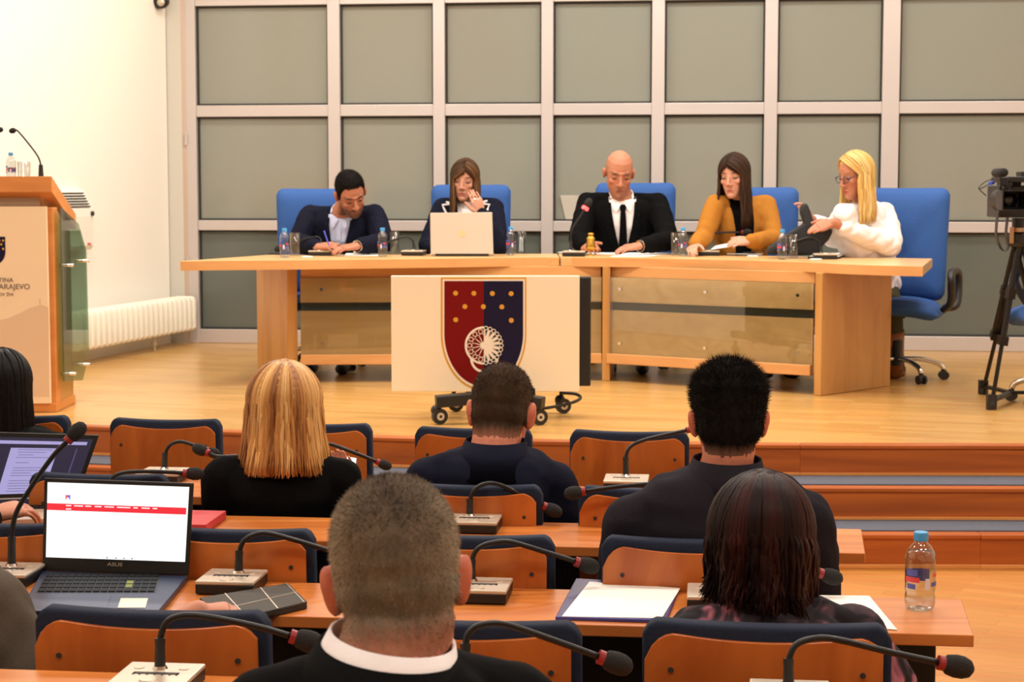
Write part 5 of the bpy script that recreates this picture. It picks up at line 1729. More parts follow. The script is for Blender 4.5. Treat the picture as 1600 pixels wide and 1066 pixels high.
def long_hair(R, C, k, root, cols, zend, amax=118, n=330, part=0.0, flare=0.0, rad=.0068, wave=.004, endjit=.02, ex=(.090, .112, .103), cy=-.012, curl=0.0, front_push=0.0, m=None, a_bias=None, tuck=None, sway=(0, 0), a0=0.0, ripple=0.0, hair_front=.072, cvar=.16):
    """strands combed from a parting over the head, then falling; zend(a) in head units below the ear line, a in degrees from the back"""
    vs, fs, vc = [], [], []
    pal = [c3(*c) for c in cols]
    Rn = R
    def P(p): return C + Rn @ (p * k)
    ns = 5
    for i in range(n):
        a = math.radians(a0 + random.uniform(-amax, amax))
        ad = math.degrees(a)
        lay = random.choice((.93, .97, 1.0, 1.0, 1.03))
        rx, ry, rz = ex[0] * lay, ex[1] * lay, ex[2] * lay
        side = 1 if math.sin(a) > 0 else -1
        pts = []
        c0 = V((0, cy, .026))
        dx, dy = math.sin(a), -math.cos(a)
        q_ = min(1.0, max(0.0, (abs(ad) - 50) / 80))
        ys = -.035 * (1 - q_) + hair_front * q_ + random.uniform(-.012, .012)
        n0 = V((part / rx + random.uniform(-.03, .03), (ys - cy) / ry, 0)); n0.z = math.sqrt(max(.05, 1 - n0.x ** 2 - n0.y ** 2)); n0.normalize()
        ph1 = -math.radians(6)
        n1 = V((math.cos(ph1) * dx, math.cos(ph1) * dy, math.sin(ph1)))
        for t in np.linspace(0, 1, 9):
            nn_ = n0.slerp(n1, t) if n0.dot(n1) > -.98 else n0.lerp(n1, t)
            p = c0 + V((rx * nn_.x, ry * nn_.y, rz * nn_.z))
            p.y += front_push * (1 - t) * max(0, dy)
            pts.append(P(p))
        eq = pts[-1]
        out = Rn @ V((dx, dy, 0)); out.z = 0
        out = out.normalized() if out.length > 1e-6 else V((0, -1, 0))
        L = (zend(ad) + .026 + random.uniform(-endjit, endjit)) * k
        ph_ = random.uniform(0, 6.28); wv = wave * k * random.uniform(.4, 1.4)
        tang = V((-out.y, out.x, 0))
        rip = ripple * k * math.sin(math.radians(ad) * 9 + 1.0)
        for t in np.linspace(0.12, 1, 9):
            p = eq + V((0, 0, -L * t)) + out * (flare * k * t * t + wv * math.sin(ph_ + t * 6) + rip * t) + tang * wv * math.sin(ph_ * 1.7 + t * 5) + V((sway[0] * t * t * k, sway[1] * t * t * k, 0))
            if curl and t > .6:
                w_ = (t - .6) / .4
                p += out * curl * k * w_ * w_ + V((0, 0, curl * k * .5 * w_ ** 3))
            if tuck is not None:
                p = tuck(p, t, ad)
            pts.append(p)
        m_ = len(pts)
        b = len(vs)
        shade = random.random()
        sh_ = (.5 + .5 * math.sin(ad * .11 + 1.7 * math.sin(ad * .037))) * .6 + shade * .4
        fi = sh_ * (len(pal) - 1.001); i0 = int(fi)
        col = (pal[i0] * (1 - (fi - i0)) + pal[i0 + 1] * (fi - i0)) * random.uniform(1 - cvar, 1 + cvar)
        ref = None
        for j, p in enumerate(pts):
            tt = (pts[min(j + 1, m_ - 1)] - pts[max(j - 1, 0)]).normalized()
            u = out - tt * out.dot(tt)
            if u.length < 1e-4: u = tt.orthogonal()
            u.normalize(); w_ = tt.cross(u)
            t = j / (m_ - 1)
            r_ = rad * k * (0.75 + .35 * math.sin(t * 3.0)) * (1.0 if t < .8 else max(.12, 1 - (t - .8) / .2 * .8))
            for q in range(ns):
                g = 2 * math.pi * q / ns
                vs.append(p + u * math.cos(g) * r_ * .62 + w_ * math.sin(g) * r_ * 1.25)
                vc.append(col * (.92 + .16 * t))
        for j in range(m_ - 1):
            for q in range(ns):
                q2 = (q + 1) % ns
                fs.append((b + j * ns + q, b + j * ns + q2, b + (j + 1) * ns + q2, b + (j + 1) * ns + q))
        fs.append(tuple(b + (m_ - 1) * ns + q for q in range(ns)))
    o3 = V(WLOC[root.name])
    me = bpy.data.meshes.new('hair'); me.from_pydata([tuple(v - o3) for v in vs], [], fs)
    paint(me, np.array(vc)); smoothf(me)
    me.materials.append(m or M['hair'])
    o = bpy.data.objects.new('hair', me); COL.objects.link(o); o.parent = root
    return o

def hand(B, w, dir_, back, thumb_side, k, curl=25, spread=4, thumb_in=30, wr=.030):
    """w wrist, dir_ towards the knuckles, back = outward normal of the back of the hand, thumb_side +1/-1 along dir x back"""
    d = V(dir_).normalized(); b = V(back); b = (b - d * b.dot(d)).normalized(); s = d.cross(b).normalized() * thumb_side
    w = V(w)
    secs = []
    for t, rx, ry in ((-.02, wr * .9, .021), (.0, .027, .018), (.03, .034, .0165), (.06, .040, .0155), (.085, .041, .0135), (.094, .037, .010)):
        secs.append((w + d * t * k, s, b, rx * k, ry * k))
    B.loft(secs, 20, 2.6)
    for i, (off, L, r) in enumerate(((.0315, .074, .0074), (.0105, .082, .0076), (-.0105, .077, .0072), (-.0312, .062, .0066))):
        p = w + d * (.082 - (.006 if i == 3 else 0)) * k + s * off * k
        ang = 0.0
        dd = (Matrix.Rotation(math.radians((1.5 - i) * spread) * thumb_side, 3, b) @ d)
        pts = [p]; rs = [r * k]
        for j, (fr, cu) in enumerate(((.46, curl * .8), (.30, curl * 1.1), (.24, curl * .8))):
            ang += math.radians(cu)
            v = dd * math.cos(ang) - b * math.sin(ang)
            p = p + v * L * fr * k
            pts.append(p); rs.append(r * k * (1 - .08 * (j + 1)))
        B.chain(pts, rs)
    p = w + d * .022 * k + s * .028 * k
    a = math.radians(thumb_in)
    v1 = (d * math.cos(.75) + s * math.sin(.75) - b * math.sin(a) * .6).normalized()
    v2 = (d * math.cos(.35) + s * math.sin(.35) - b * math.sin(a) * .8).normalized()
    B.chain([p, p + v1 * .036 * k, p + v1 * .036 * k + v2 * .030 * k, p + v1 * .036 * k + v2 * .054 * k], [.0145 * k, .0115 * k, .0102 * k, .0088 * k])

def noise_disp(me, amp, freq, seed=0.0):
    co = co_of(me); n = nrm_of(me)
    x, y, z = (co * freq).T
    d = np.sin(x * 1.7 + 2.1 * np.sin(y * 1.3 + seed) + seed) * np.sin(z * 1.9 + 1.7 * np.sin(x * 1.1 + seed)) + .5 * np.sin(z * 4.1 + 2.3 * np.sin(y * 2.7 + x * 1.3 + seed))
    set_co(me, co + n * (d * amp)[:, None])

def link(name, me, root, mats):
    o3 = np.array(WLOC[root.name])
    set_co(me, co_of(me) - o3)
    me.materials.clear()
    me.materials.append(mats); smoothf(me)
    me.name = name
    o = bpy.data.objects.new(name, me); COL.objects.link(o); o.parent = root
    return o

def person(label, J, hd, skin, cl, face=None, hands=(), vopen=None, k=1.05, legs=True, collar=None, seatz=0.47, voxel=.0043, torso_r=1.0, bsm=3):
    """J: joints in the room: hip, neck, sA, sB, eA, eB, wA, wB (A on the picture's left). hd: head centre, scale, yaw, pitch, roll"""
    hip, neck, sA, sB = J['hip'], J['neck'], J['sA'], J['sB']
    up = (neck - hip); L = up.length; upn = up.normalized()
    ax = (sB - sA); sw = ax.length / 2
    ax = (ax - upn * ax.dot(upn)).normalized()
    fw = ax.cross(upn).normalized()
    facing = V((-math.sin(math.radians(hd[2])), math.cos(math.radians(hd[2])), 0))
    if fw.dot(facing) < 0: fw = -fw
    R, C, hk = head_matrix(hd[0], hd[1], *hd[2:5])
    fem = bool(face and face.get('female'))
    # --- the body, one surface
    B = Blob()
    head_shapes(B, R, C, hk, fem, ear=(face or {}).get('ear', .72 if fem else 1.0), fat=(face or {}).get('fat', 1.0))
    nr = (.052 if fem else .061) * hk * (face or {}).get('neckw', 1.0)
    hb = C + R @ (V((0, -.028, -.055)) * hk)
    B.chain([hb, hb * .5 + neck * .5 + R @ V((0, -.004, 0)), neck - upn * .02], [nr, nr * .97, nr * 1.12])
    tp = [(0, .86, .118), (.22, .80, .108), (.5, .84, .112), (.74, .92, .118), (.88, .90, .100), (.97, .70, .080), (1.0, .48, .065)]
    B.loft([(hip + up * t, ax, fw, rx * sw * torso_r, ry * k * torso_r) for t, rx, ry in tp])
    for s_, e_, w_ in (('sA', 'eA', 'wA'), ('sB', 'eB', 'wB')):
        sh = J[s_]
        B.cap(neck - upn * .015, sh, .045 * k, .048 * k)
        if e_ in J:
            B.chain([sh, J[e_], J[w_]], [.048 * k, .038 * k, .026 * k])
    side = ax * .095 * k
    if legs:
        fl_z = J.get('floor', 0.0)
        kn = []
        for q in (-1, 1):
            h_ = hip + side * q
            kne = h_ + V((fw.x, fw.y, 0)).normalized() * .42 * k + V((0, 0, .0)); kne.z = fl_z + .50 * k
            an = kne + V((fw.x, fw.y, 0)).normalized() * .04; an.z = fl_z + .085
            if 'legs' in J:
                kne, an = J['legs'][0 if q < 0 else 1]
            kn.append((h_, kne, an))
            B.chain([h_, kne, an], [.075 * k, .052 * k, .036 * k])
    for hn in hands:
        hand(B, **hn)
    me = remesh(B.v, B.f, voxel, bsm)
    head_finish(me, R, C, hk, skin, **{a: b for a, b in (face or {}).items() if a not in ('ear', 'fat', 'neckw')})
    base = V((hip.x, hip.y, J.get('floor', 0.0)))
    root = bpy.data.objects.new('person', me); COL.objects.link(root)
    body_world = me.copy()
    set_co(me, co_of(me) - np.array(base)); root.location = base
    WLOC[root.name] = tuple(base)
    me.materials.append(M['skin'])
    tag(root, label, 'person')
    # --- upper garment
    ext = cl.get('ext', .016)
    G = Blob()
    tg = [(-.06, .92, .132), (0, .93, .132), (.22, .90, .126), (.5, .93, .130), (.74, 1.0, .134), (.88, .97, .112), (.97, .78, .088), (1.02, .44, .068)]
    fat = cl.get('fat', 1.0)
    G.loft([(hip + up * t, ax, fw, rx * sw * (fat if t < .7 else 1), ry * k * (fat if t < .7 else 1)) for t, rx, ry in tg])
    wid = cl.get('sleeve', 1.0)
    for s_, e_, w_ in (('sA', 'eA', 'wA'), ('sB', 'eB', 'wB')):
        sh = J[s_]
        G.cap(neck - upn * .02, sh + upn * .012 * k, .050 * k, .052 * k)
        G.cap(neck - upn * .09, sh - upn * .05 * k, .085 * k, .070 * k)
        if e_ in J:
            e = J[e_]; w = J[w_]
            cuff = w + (e - w) * cl.get('cuff', .06)
            G.chain([sh, sh * .5 + e * .5, e, e * .5 + cuff * .5, cuff], [.066 * k, .063 * k * wid, .056 * k * wid, .052 * k * wid, .042 * k * wid])
    gm = remesh(G.v, G.f, .0085, cl.get('smooth', 5))
    noise_disp(gm, cl.get('wr', .0028), cl.get('wf', 16.0), random.uniform(0, 6))
    gm.materials.clear()
    if vopen:
        vb, wt = vopen['bottom'], vopen['width']
        skew = vopen.get('skew', 0.0)
        bm = bmesh.new(); bm.from_mesh(gm)
        Bp = hip + up * vb + ax * skew
        tl_, tr_ = hip + up * 1.03 - ax * wt + ax * skew * .3, hip + up * 1.03 + ax * wt + ax * skew * .3
        nl = fw.cross(tl_ - Bp).normalized(); nr_ = fw.cross(tr_ - Bp).normalized()
        if nl.dot(ax) < 0: nl = -nl
        if nr_.dot(ax) > 0: nr_ = -nr_
        for n_ in (nl, nr_):
            bmesh.ops.bisect_plane(bm, geom=bm.verts[:] + bm.edges[:] + bm.faces[:], plane_co=Bp, plane_no=n_)
        def inV(p):
            d = p - Bp
            return d.dot(nl) > 0 and d.dot(nr_) > 0 and .02 < (p - hip - up * ((p - hip).dot(upn) / L)).dot(fw) < .17 * k
        vf = [f for f in bm.faces if inV(f.calc_center_median())]
        if vopen.get('mat'):
            sb = bm.copy()
            sb.faces.ensure_lookup_table()
            ids = {f.index for f in vf}
            bm.faces.index_update(); ids = {f.index for f in vf}
            sb.faces.index_update()
            bmesh.ops.delete(sb, geom=[f for f in sb.faces if f.index not in ids], context='FACES')
            # the largest island only
            seen, best = set(), []
            for f0 in sb.faces:
                if f0 in seen: continue
                isl, stack = [], [f0]; seen.add(f0)
                while stack:
                    f = stack.pop(); isl.append(f)
                    for ed in f.edges:
                        for g in ed.link_faces:
                            if g not in seen: seen.add(g); stack.append(g)
                if len(isl) > len(best): best = isl
            bs = set(best)
            bmesh.ops.delete(sb, geom=[f for f in sb.faces if f not in bs], context='FACES')
            for v in sb.verts: v.co -= fw * .004
            sm = bpy.data.meshes.new('shirt'); sb.to_mesh(sm); sb.free()
            link('shirt', sm, root, vopen['mat'])
        bmesh.ops.delete(bm, geom=vf, context='FACES')
        bm.to_mesh(gm); bm.free()
    go = link(cl.get('name', 'jacket'), gm, root, cl['mat'])
    sd = go.modifiers.new('cloth', 'SOLIDIFY'); sd.thickness = .006; sd.offset = 1.0
    # BVH of the garment for trims
    def surf(p_lat, t, off):
        """point on the garment's front at lateral p_lat, height t"""
        o_ = hip + up * min(t, 1.0) + ax * p_lat * .8
        hit = BV.ray_cast(o_, fw + ax * (p_lat * .2 / .12))
        if hit[0] is None: return hip + up * t + ax * p_lat + fw * .12 * k
        return hit[0] + fw * off
    bmw = bmesh.new(); bmw.from_mesh(body_world)
    gw = go.data
    vsw = [V(v.co) + base for v in gw.vertices]
    shirt_ = [c for c in root.children if c.name.startswith('shirt')]
    vall, fall = list(vsw), [tuple(p.vertices) for p in gw.polygons]
    for s in shirt_:
        b0 = len(vall); vall += [V(v.co) + base for v in s.data.vertices]; fall += [tuple(i + b0 for i in p.vertices) for p in s.data.polygons]
    BV = BVHTree.FromPolygons(vall, fall)
    bmw.free()
    def strip(name, path, m, th=.004, off=.008):
        """path: list of (lateral a, lateral b, t)"""
        mb = MB()
        A_ = [surf(a, t, off) for a, b, t in path]; B_ = [surf(b, t, off) for a, b, t in path]
        vs = []
        for a, b in zip(A_, B_): vs += [a, b, b + fw * th, a + fw * th]
        fs = []
        for i in range(len(path) - 1):
            o_ = i * 4
            for q in range(4):
                q2 = (q + 1) % 4
                fs.append((o_ + q, o_ + q2, o_ + 4 + q2, o_ + 4 + q))
        fs += [(3, 2, 1, 0), tuple((len(path) - 1) * 4 + q for q in range(4))]
        mb.add(vs, fs)
        o = mb.build(name, m, root)
        bm = bmesh.new(); bm.from_mesh(o.data); bmesh.ops.recalc_face_normals(bm, faces=bm.faces); bm.to_mesh(o.data); bm.free()
        return o
    if collar:
        # folded band round the neck
        cs = collar
        def ring(rad, h, back_up):
            out = []
            for i in range(41):
                a = math.radians(-cs.get('arc', 150) + 2 * cs.get('arc', 150) * i / 40)
                d = fw * -math.cos(a) + ax * math.sin(a)
                out.append(cen + d * rad * (1.0 if abs(a) < 1.5 else 1.0) + upc * (h + back_up * math.cos(a) + cs.get('lean', 0) * math.sin(a)))
            return out
        upc = ((hb - neck).normalized() * .6 + upn * .4).normalized()
        for (nm, r0, h0, r1, h1, tilt, mm) in cs['bands']:
            cen = neck
            rings = [ring(r0 * k, h0 * k, tilt * k), ring(r1 * k, h1 * k, tilt * k), ring((r1 + .004) * k, (h1 + .002) * k, tilt * k), ring((r0 + .012) * k, (h0 - .004) * k, tilt * k)]
            mb = MB(); n = 41
            vs = [p for r_ in rings for p in r_]
            fs = []
            for i in range(n - 1):
                for q in range(4):
                    q2 = (q + 1) % 4
                    fs.append((q * n + i, q2 * n + i, q2 * n + i + 1, q * n + i + 1))
            fs += [(0, n, 2 * n, 3 * n), (n - 1, 4 * n - 1, 3 * n - 1, 2 * n - 1)]
            mb.add(vs, fs)
            o = mb.build(nm, mm, root, smooth=True)
            bm = bmesh.new(); bm.from_mesh(o.data); bmesh.ops.recalc_face_normals(bm, faces=bm.faces); bm.to_mesh(o.data); bm.free()
    if cl.get('cuffmat'):
        for e_, w_ in (('eA', 'wA'), ('eB', 'wB')):
            if e_ in J:
                e, w = J[e_], J[w_]; d = (e - w)
                mb = MB(); mb.tube([w + d * .015, w + d * (cl.get('cuff', .06) + .05)], [.034 * k, .038 * k], 18); mb.build('shirt_cuff', cl['cuffmat'], root, smooth=True)
    if legs:
        T = Blob()
        T.loft([(hip - upn * .06 * k, ax, fw, .90 * sw, .13 * k), (hip + upn * .02, ax, fw, .9 * sw, .128 * k)], 24)
        for h_, kne, an in kn:
            T.chain([h_, kne, an + V((0, 0, .02))], [.088 * k, .066 * k, .056 * k])
        tm = remesh(T.v, T.f, .013, 3)
        link('trousers', tm, root, cl.get('trousers', M['trousers']))
        for (h_, kne, an) in kn:
            f2 = V((fw.x, fw.y, 0)).normalized()
            s_ = Blob(); c = an.copy(); c.z = J.get('floor', 0) + .035
            s_.ell(c + f2 * .05, (.045, .13, .04), 16, Matrix((f2.cross(V((0, 0, 1))), f2, V((0, 0, 1)))).transposed())
            sh_o = s_.build('shoe', cl.get('shoes', M['black']), root, smooth=True)
            if cl.get('boots'):
                bt = Blob(); bt.tube([an + V((0, 0, -.03)), an + (kne - an) * .35, an + (kne - an) * .62], [.052 * k, .060 * k, .070 * k], 16)
                bt.build('boot_shaft', cl['shoes'], root, smooth=True)
    return dict(BV=BV, root=root, R=R, C=C, k=hk, body=body_world, strip=strip, surf=surf, fw=fw, ax=ax, up=up, hip=hip, neck=neck, J=J, base=base)

def lapels(p, vb, wt, width, m, notch=.80, trim=None, sc=1.0):
    """a pair of lapels along the edges of the opening"""
    for s in (-1, 1):
        path = []
        for t in np.linspace(vb, 1.0, 12):
            e = wt * (t - vb) / (1.03 - vb)
            q = (t - vb) / (1.0 - vb)
            if t < notch:
                w = width * (q / ((notch - vb) / (1 - vb))) ** .7
            else:
                w = width * (.72 - .2 * (t - notch) / (1 - notch))
            a, b = s * (e - .004), s * (e + max(.004, w))
            path.append((a, b, t) if s > 0 else (b, a, t))
        p['strip']('lapel', path, m, .005, .010)
        if trim:
            tp = []
            for (a, b, t) in path:
                o_ = b if s > 0 else a
                tp.append((o_ - .006, o_ + .006, t))
            p['strip']('lapel_trim', tp, trim, .004, .0145)
            q0 = [x for x in path if x[2] >= notch - .02][0]
            lo, hi = (q0[0], q0[1])
            p['strip']('lapel_trim', [(lo + .012, hi, notch - .012), (lo + .012, hi, notch + .004)], trim, .004, .0145)
def neck_tie(p, m, top=.985, bot=.30, w0=.020, w1=.036):
    path = [(-w0 * 1.25, w0 * 1.25, top), (-w0 * 1.15, w0 * 1.15, top - .03), (-w0 * .75, w0 * .75, top - .075)]
    for t in np.linspace(top - .09, bot, 8):
        q = (top - t) / (top - bot)
        w = w0 * .8 + (w1 - w0 * .8) * q
        path.append((-w, w, t))
    p['strip']('tie', path, m, .006, .009)
def watch(p, w, e, m, k=1.0):
    d = (V(e) - V(w)).normalized()
    mb = MB(); mb.tube([V(w) - d * .004, V(w) + d * .012], .036 * k, 18); return mb.build('watch', m, p['root'])
# ---- the man writing
k = 1.12
def A(u, v, Y): return at(u, v, Y)
J = dict(hip=V((at(532, 400, 12.5).x, 12.52, ZS + .60)), neck=A(534, 333, 12.26), sA=A(484, 338, 12.32), sB=A(585, 337, 12.28), eA=A(465, 380, 12.14), eB=A(600, 379, 12.08), wA=A(497, 386.5, 11.82), wB=A(558, 385, 11.78), floor=ZS)
p1 = person('dark-haired man with short beard writing in a navy jacket and pale blue shirt', J, (A(548, 304, 12.12), 1.2, 206, 34, 14), 'tan', dict(mat=M['suitnavy'], cuffmat=M['shirtblue'], cuff=.10),
            face=dict(beard=((52, 36, 28), .75), brow=(28, 20, 16), lip=(160, 92, 82), lash=(34, 24, 20)),
            hands=[dict(w=J['wA'], dir_=V((.75, -.45, .12)), back=V((-.25, -.35, .9)), thumb_side=-1, k=1.12, curl=38), dict(w=J['wB'], dir_=V((-.85, -.5, -.08)), back=V((.0, -.3, 1)), thumb_side=1, k=1.12, curl=16)],
            vopen=dict(bottom=.30, width=.085, mat=M['shirtblue']), k=k, collar=dict(bands=[('shirt_collar', .070, -.012, .066, .036, .01, M['shirtblue']), ('jacket_collar', .092, -.05, .077, .022, .012, M['suitnavy'])], arc=118))
lapels(p1, .30, .085, .055, M['suitnavy'])
short_hair(p1['body'], p1['R'], p1['C'], p1['k'], p1['root'], [(14, 12, 11), (24, 20, 17)], .009, 1.2, 0, 5000, .010, tw=.0008, fade=(60, 44, 36), fw_=.02)
watch(p1, J['wB'], J['eB'], M['chrome'], 1.12)

# ---- the woman with her hand to her face
J = dict(hip=V((at(728, 400, 12.5).x, 12.55, ZS + .60)), neck=A(730, 317, 12.40), sA=A(692, 326, 12.42), sB=A(771, 326, 12.42), eA=A(668, 384, 12.22), wA=A(690, 392, 12.0), eB=A(779, 386, 12.12), wB=A(752, 333, 12.12), floor=ZS)
p2 = person('brown-haired woman in a navy blazer with white trim, hand held to her cheek', J, (A(726, 281, 12.33), 1.13, 171, 13, -4), 'fair', dict(mat=M['suitnavy'], cuff=.05),
            face=dict(female=True, brow=(84, 58, 42), lip=(176, 86, 84), lash=(54, 36, 34), makeup=.35, scalp=(88, 62, 42)),
            hands=[dict(w=J['wB'], dir_=V((-.36, -.1, .92)), back=V((.25, -.95, .1)), thumb_side=-1, k=1.05, curl=8, spread=3, thumb_in=5), dict(w=J['wA'], dir_=V((.8, -.6, 0)), back=V((0, 0, 1)), thumb_side=-1, k=1.0, curl=20)],
            vopen=dict(bottom=.34, width=.072, mat=M['shirtwhite']), k=1.06, collar=dict(bands=[('blouse_collar', .068, -.02, .060, .02, .0, M['shirtwhite'])], arc=178), torso_r=.95)
for pts in ([(700, 304), (697, 316), (705, 318)], [(704, 319.5), (691, 320.5), (694, 327), (698, 335)], [(758, 301), (761, 314), (755, 316)], [(755, 319), (765, 320), (762, 327), (757, 336)]):
    q = []
    for u, v in pts:
        h = p2['BV'].ray_cast(CAMP, ray(u, v).normalized())
        if h[0] is not None: q.append(h[0] - ray(u, v).normalized() * .008)
    if len(q) > 1:
        m = MB(); m.tube(q, .0075, 8); m.build('blazer_trim', M['shirtwhite'], p2['root'])
p2['strip']('bow', [(-.030, .030, .97), (-.038, .040, .90), (-.030, .034, .82), (-.022, .028, .72), (-.018, .022, .62)], M['shirtwhite'], .012, .012)
def fall2(a):
    return .19 + (.06 if a > 60 else 0) - (.05 if a < -60 else 0)
# person faces the hall: azimuth > 0 is the person's right, the picture's left
long_hair(p2['R'], p2['C'], p2['k'], p2['root'], [(58, 40, 26), (72, 50, 33), (84, 58, 38), (112, 80, 50)], lambda a: .13 if a < -35 else (.24 if a > 45 else .17), amax=134, n=520, part=-.012, rad=.0048, wave=.003, ex=(.086, .106, .100), flare=.004, a0=8, m=M['darkhair'])
watch(p2, J['wB'], J['eB'], M['brass'], 1.0)
r_ = MB(); rp = J['wB'] + V((-.36, -.1, .92)).normalized() * .10 + V((.0, -.018, 0)); r_.ell(rp + V((-.006, 0, 0)), .007, 8); r_.build('ring', M['chrome'], p2['root'])

# ---- the bald man
J = dict(hip=V((at(972, 400, 12.5).x, 12.52, ZS + .62)), neck=A(972, 310, 12.32), sA=A(919, 318, 12.36), sB=A(1027, 319, 12.36), eA=A(904, 373, 12.12), eB=A(1046, 376, 12.08), wA=A(912, 386, 12.02), wB=A(1000, 384.5, 11.84), floor=ZS)
p3 = person('bald man in a black suit, white shirt and black tie holding a brass bell', J, (A(967, 272, 12.26), 1.22, 184, 22, -3), 'warm', dict(mat=M['suitblack'], cuffmat=M['shirtwhite'], cuff=.10),
            face=dict(beard=((150, 104, 82), .5), brow=(84, 56, 40), lip=(150, 82, 72), lash=(44, 30, 26), stub=((140, 104, 80), .4), ear=.85),
            hands=[dict(w=J['wA'], dir_=V((.35, -.9, .1)), back=V((-.5, -.2, .8)), thumb_side=-1, k=1.12, curl=34), dict(w=J['wB'], dir_=V((-.92, -.4, -.1)), back=V((0, -.3, 1)), thumb_side=1, k=1.12, curl=14)],
            vopen=dict(bottom=.22, width=.095, mat=M['shirtwhite']), k=k, collar=dict(bands=[('shirt_collar', .074, -.016, .069, .034, .012, M['shirtwhite']), ('jacket_collar', .096, -.05, .081, .020, .012, M['suitblack'])], arc=122))
lapels(p3, .22, .095, .058, M['suitblack'])
for s in (-1, 1):
    p3['strip']('collar_wing', [(s * .012 if s > 0 else -.06, .06 if s > 0 else -.012, 1.0), (s * .03 if s > 0 else -.066, .066 if s > 0 else -.03, .945), (s * .046 if s > 0 else -.05, .05 if s > 0 else -.046, .91)], M['shirtwhite'], .006, .012)
for s in (-1, 1):
    p1['strip']('collar_wing', [(s * .012 if s > 0 else -.05, .05 if s > 0 else -.012, 1.0), (s * .026 if s > 0 else -.056, .056 if s > 0 else -.026, .95), (s * .038 if s > 0 else -.042, .042 if s > 0 else -.038, .915)], M['shirtblue'], .006, .012)
p1['strip']('button_placket', [(-.014, .014, t) for t in np.linspace(.93, .36, 8)], M['shirtblue'], .003, .005)
neck_tie(p3, M['suitblack'], .985, .10, .021, .038)
watch(p3, J['wB'], J['eB'], M['chrome'], 1.12)

# ---- the woman in the camel jacket
J = dict(hip=V((at(1160, 400, 12.2).x, 12.22, ZS + .60)), neck=A(1157, 316, 12.06), sA=A(1119, 321, 12.02), sB=A(1197, 322, 12.14), eA=A(1099, 372, 11.90), eB=A(1209, 374, 11.96), wA=A(1084, 385, 11.74), wB=A(1172, 377, 11.76), floor=ZS)
p4 = person('woman with long dark brown hair in a camel jacket over a black top', J, (A(1147, 275, 11.98), 1.16, 152, 12, 2), 'fair', dict(mat=M['camel'], cuff=.06),
            face=dict(female=True, brow=(50, 34, 28), lip=(184, 96, 88), lash=(40, 28, 26), makeup=.4, scalp=(48, 33, 25)),
            hands=[dict(w=J['wA'], dir_=V((-.2, -.9, -.1)), back=V((-.3, .0, .9)), thumb_side=-1, k=1.02, curl=26), dict(w=J['wB'], dir_=V((-.9, -.35, .0)), back=V((.1, -.6, .8)), thumb_side=1, k=1.02, curl=22)],
            vopen=dict(bottom=-1.2, width=.074, mat=M['knit'], skew=-.085), k=1.06, collar=dict(bands=[('turtleneck', .064, -.03, .058, .03, .0, M['knit'])], arc=179), torso_r=.95)
long_hair(p4['R'], p4['C'], p4['k'], p4['root'], [(54, 36, 26), (44, 29, 22), (70, 48, 34), (38, 26, 20), (84, 60, 42)], lambda a: .27 if abs(a) > 70 else .22, amax=130, n=560, part=.004, rad=.0048, wave=.003, ex=(.088, .106, .104), flare=.012, m=M['darkhair'])

# ---- the blonde woman in white
J = dict(hip=V((at(1362, 420, 11.8).x, 11.72, ZS + .58)), neck=A(1344, 325, 11.58), sA=A(1319, 337, 11.40), sB=A(1381, 334, 11.68), eA=A(1304, 370, 11.66), eB=A(1392, 384, 11.50), wA=A(1268, 342, 11.50), wB=A(1300, 348, 11.34), floor=ZS, legs=[(A(1330, 470, 11.42), A(1325, 580, 11.5)), (A(1393, 478, 11.58), A(1399, 580, 11.66))])
p5 = person('blonde woman with glasses in a loose white blouse opening a black bag', J, (A(1336, 274, 11.5), 1.17, 116, 17, 0), 'warm', dict(mat=M['shirtwhite'], cuff=.24, name='blouse', trousers=M['olive'], boots=True, shoes=mat('brown_leather', rgb(150, 92, 52), .5), sleeve=1.12, wr=.006, wf=20, ext=.03, fat=1.0),
            face=dict(female=True, brow=(150, 110, 70), lip=(186, 80, 78), lash=(60, 44, 40), makeup=.2, scalp=(206, 168, 96)),
            hands=[dict(w=J['wA'], dir_=V((-.45, -.1, .85)), back=V((.85, .0, .45)), thumb_side=1, k=1.02, curl=30), dict(w=J['wB'], dir_=V((-.9, -.25, -.28)), back=V((-.2, -.75, .62)), thumb_side=1, k=1.05, curl=12, spread=9)],
            vopen=dict(bottom=.58, width=.055), k=1.08, collar=dict(bands=[('blouse_collar', .082, -.03, .078, .022, .01, M['shirtwhite'])], arc=128))
long_hair(p5['R'], p5['C'], p5['k'], p5['root'], [(226, 190, 112), (206, 166, 90), (238, 208, 140), (190, 148, 78), (232, 200, 124)], lambda a: .23 if a > -40 else .25, amax=112, n=520, part=.016, rad=.0050, wave=.004, ex=(.087, .108, .104), flare=.014, front_push=.012)
def hp(p, x, y, z): return p['C'] + p['R'] @ (V((x, y, z)) * p['k'])
m = MB()
for s in (-1, 1):
    m.tube([hp(p5, s * .034 + .024 * math.cos(a), .092 - .25 * abs(math.cos(a)) * .02, .002 + .018 * math.sin(a)) for a in np.linspace(0, 2 * math.pi, 18)[:-1]], .0028, 6, closed=True)
    m.tube([hp(p5, s * .058, .090, .010), hp(p5, s * .076, .04, .012), hp(p5, s * .080, -.005, .010)], .0028, 6)
m.tube([hp(p5, -.012, .098, .008), hp(p5, .012, .098, .008)], .0026, 6)
m.build('glasses', mat('dark_frames', rgb(66, 66, 78), .3), p5['root'], smooth=True)

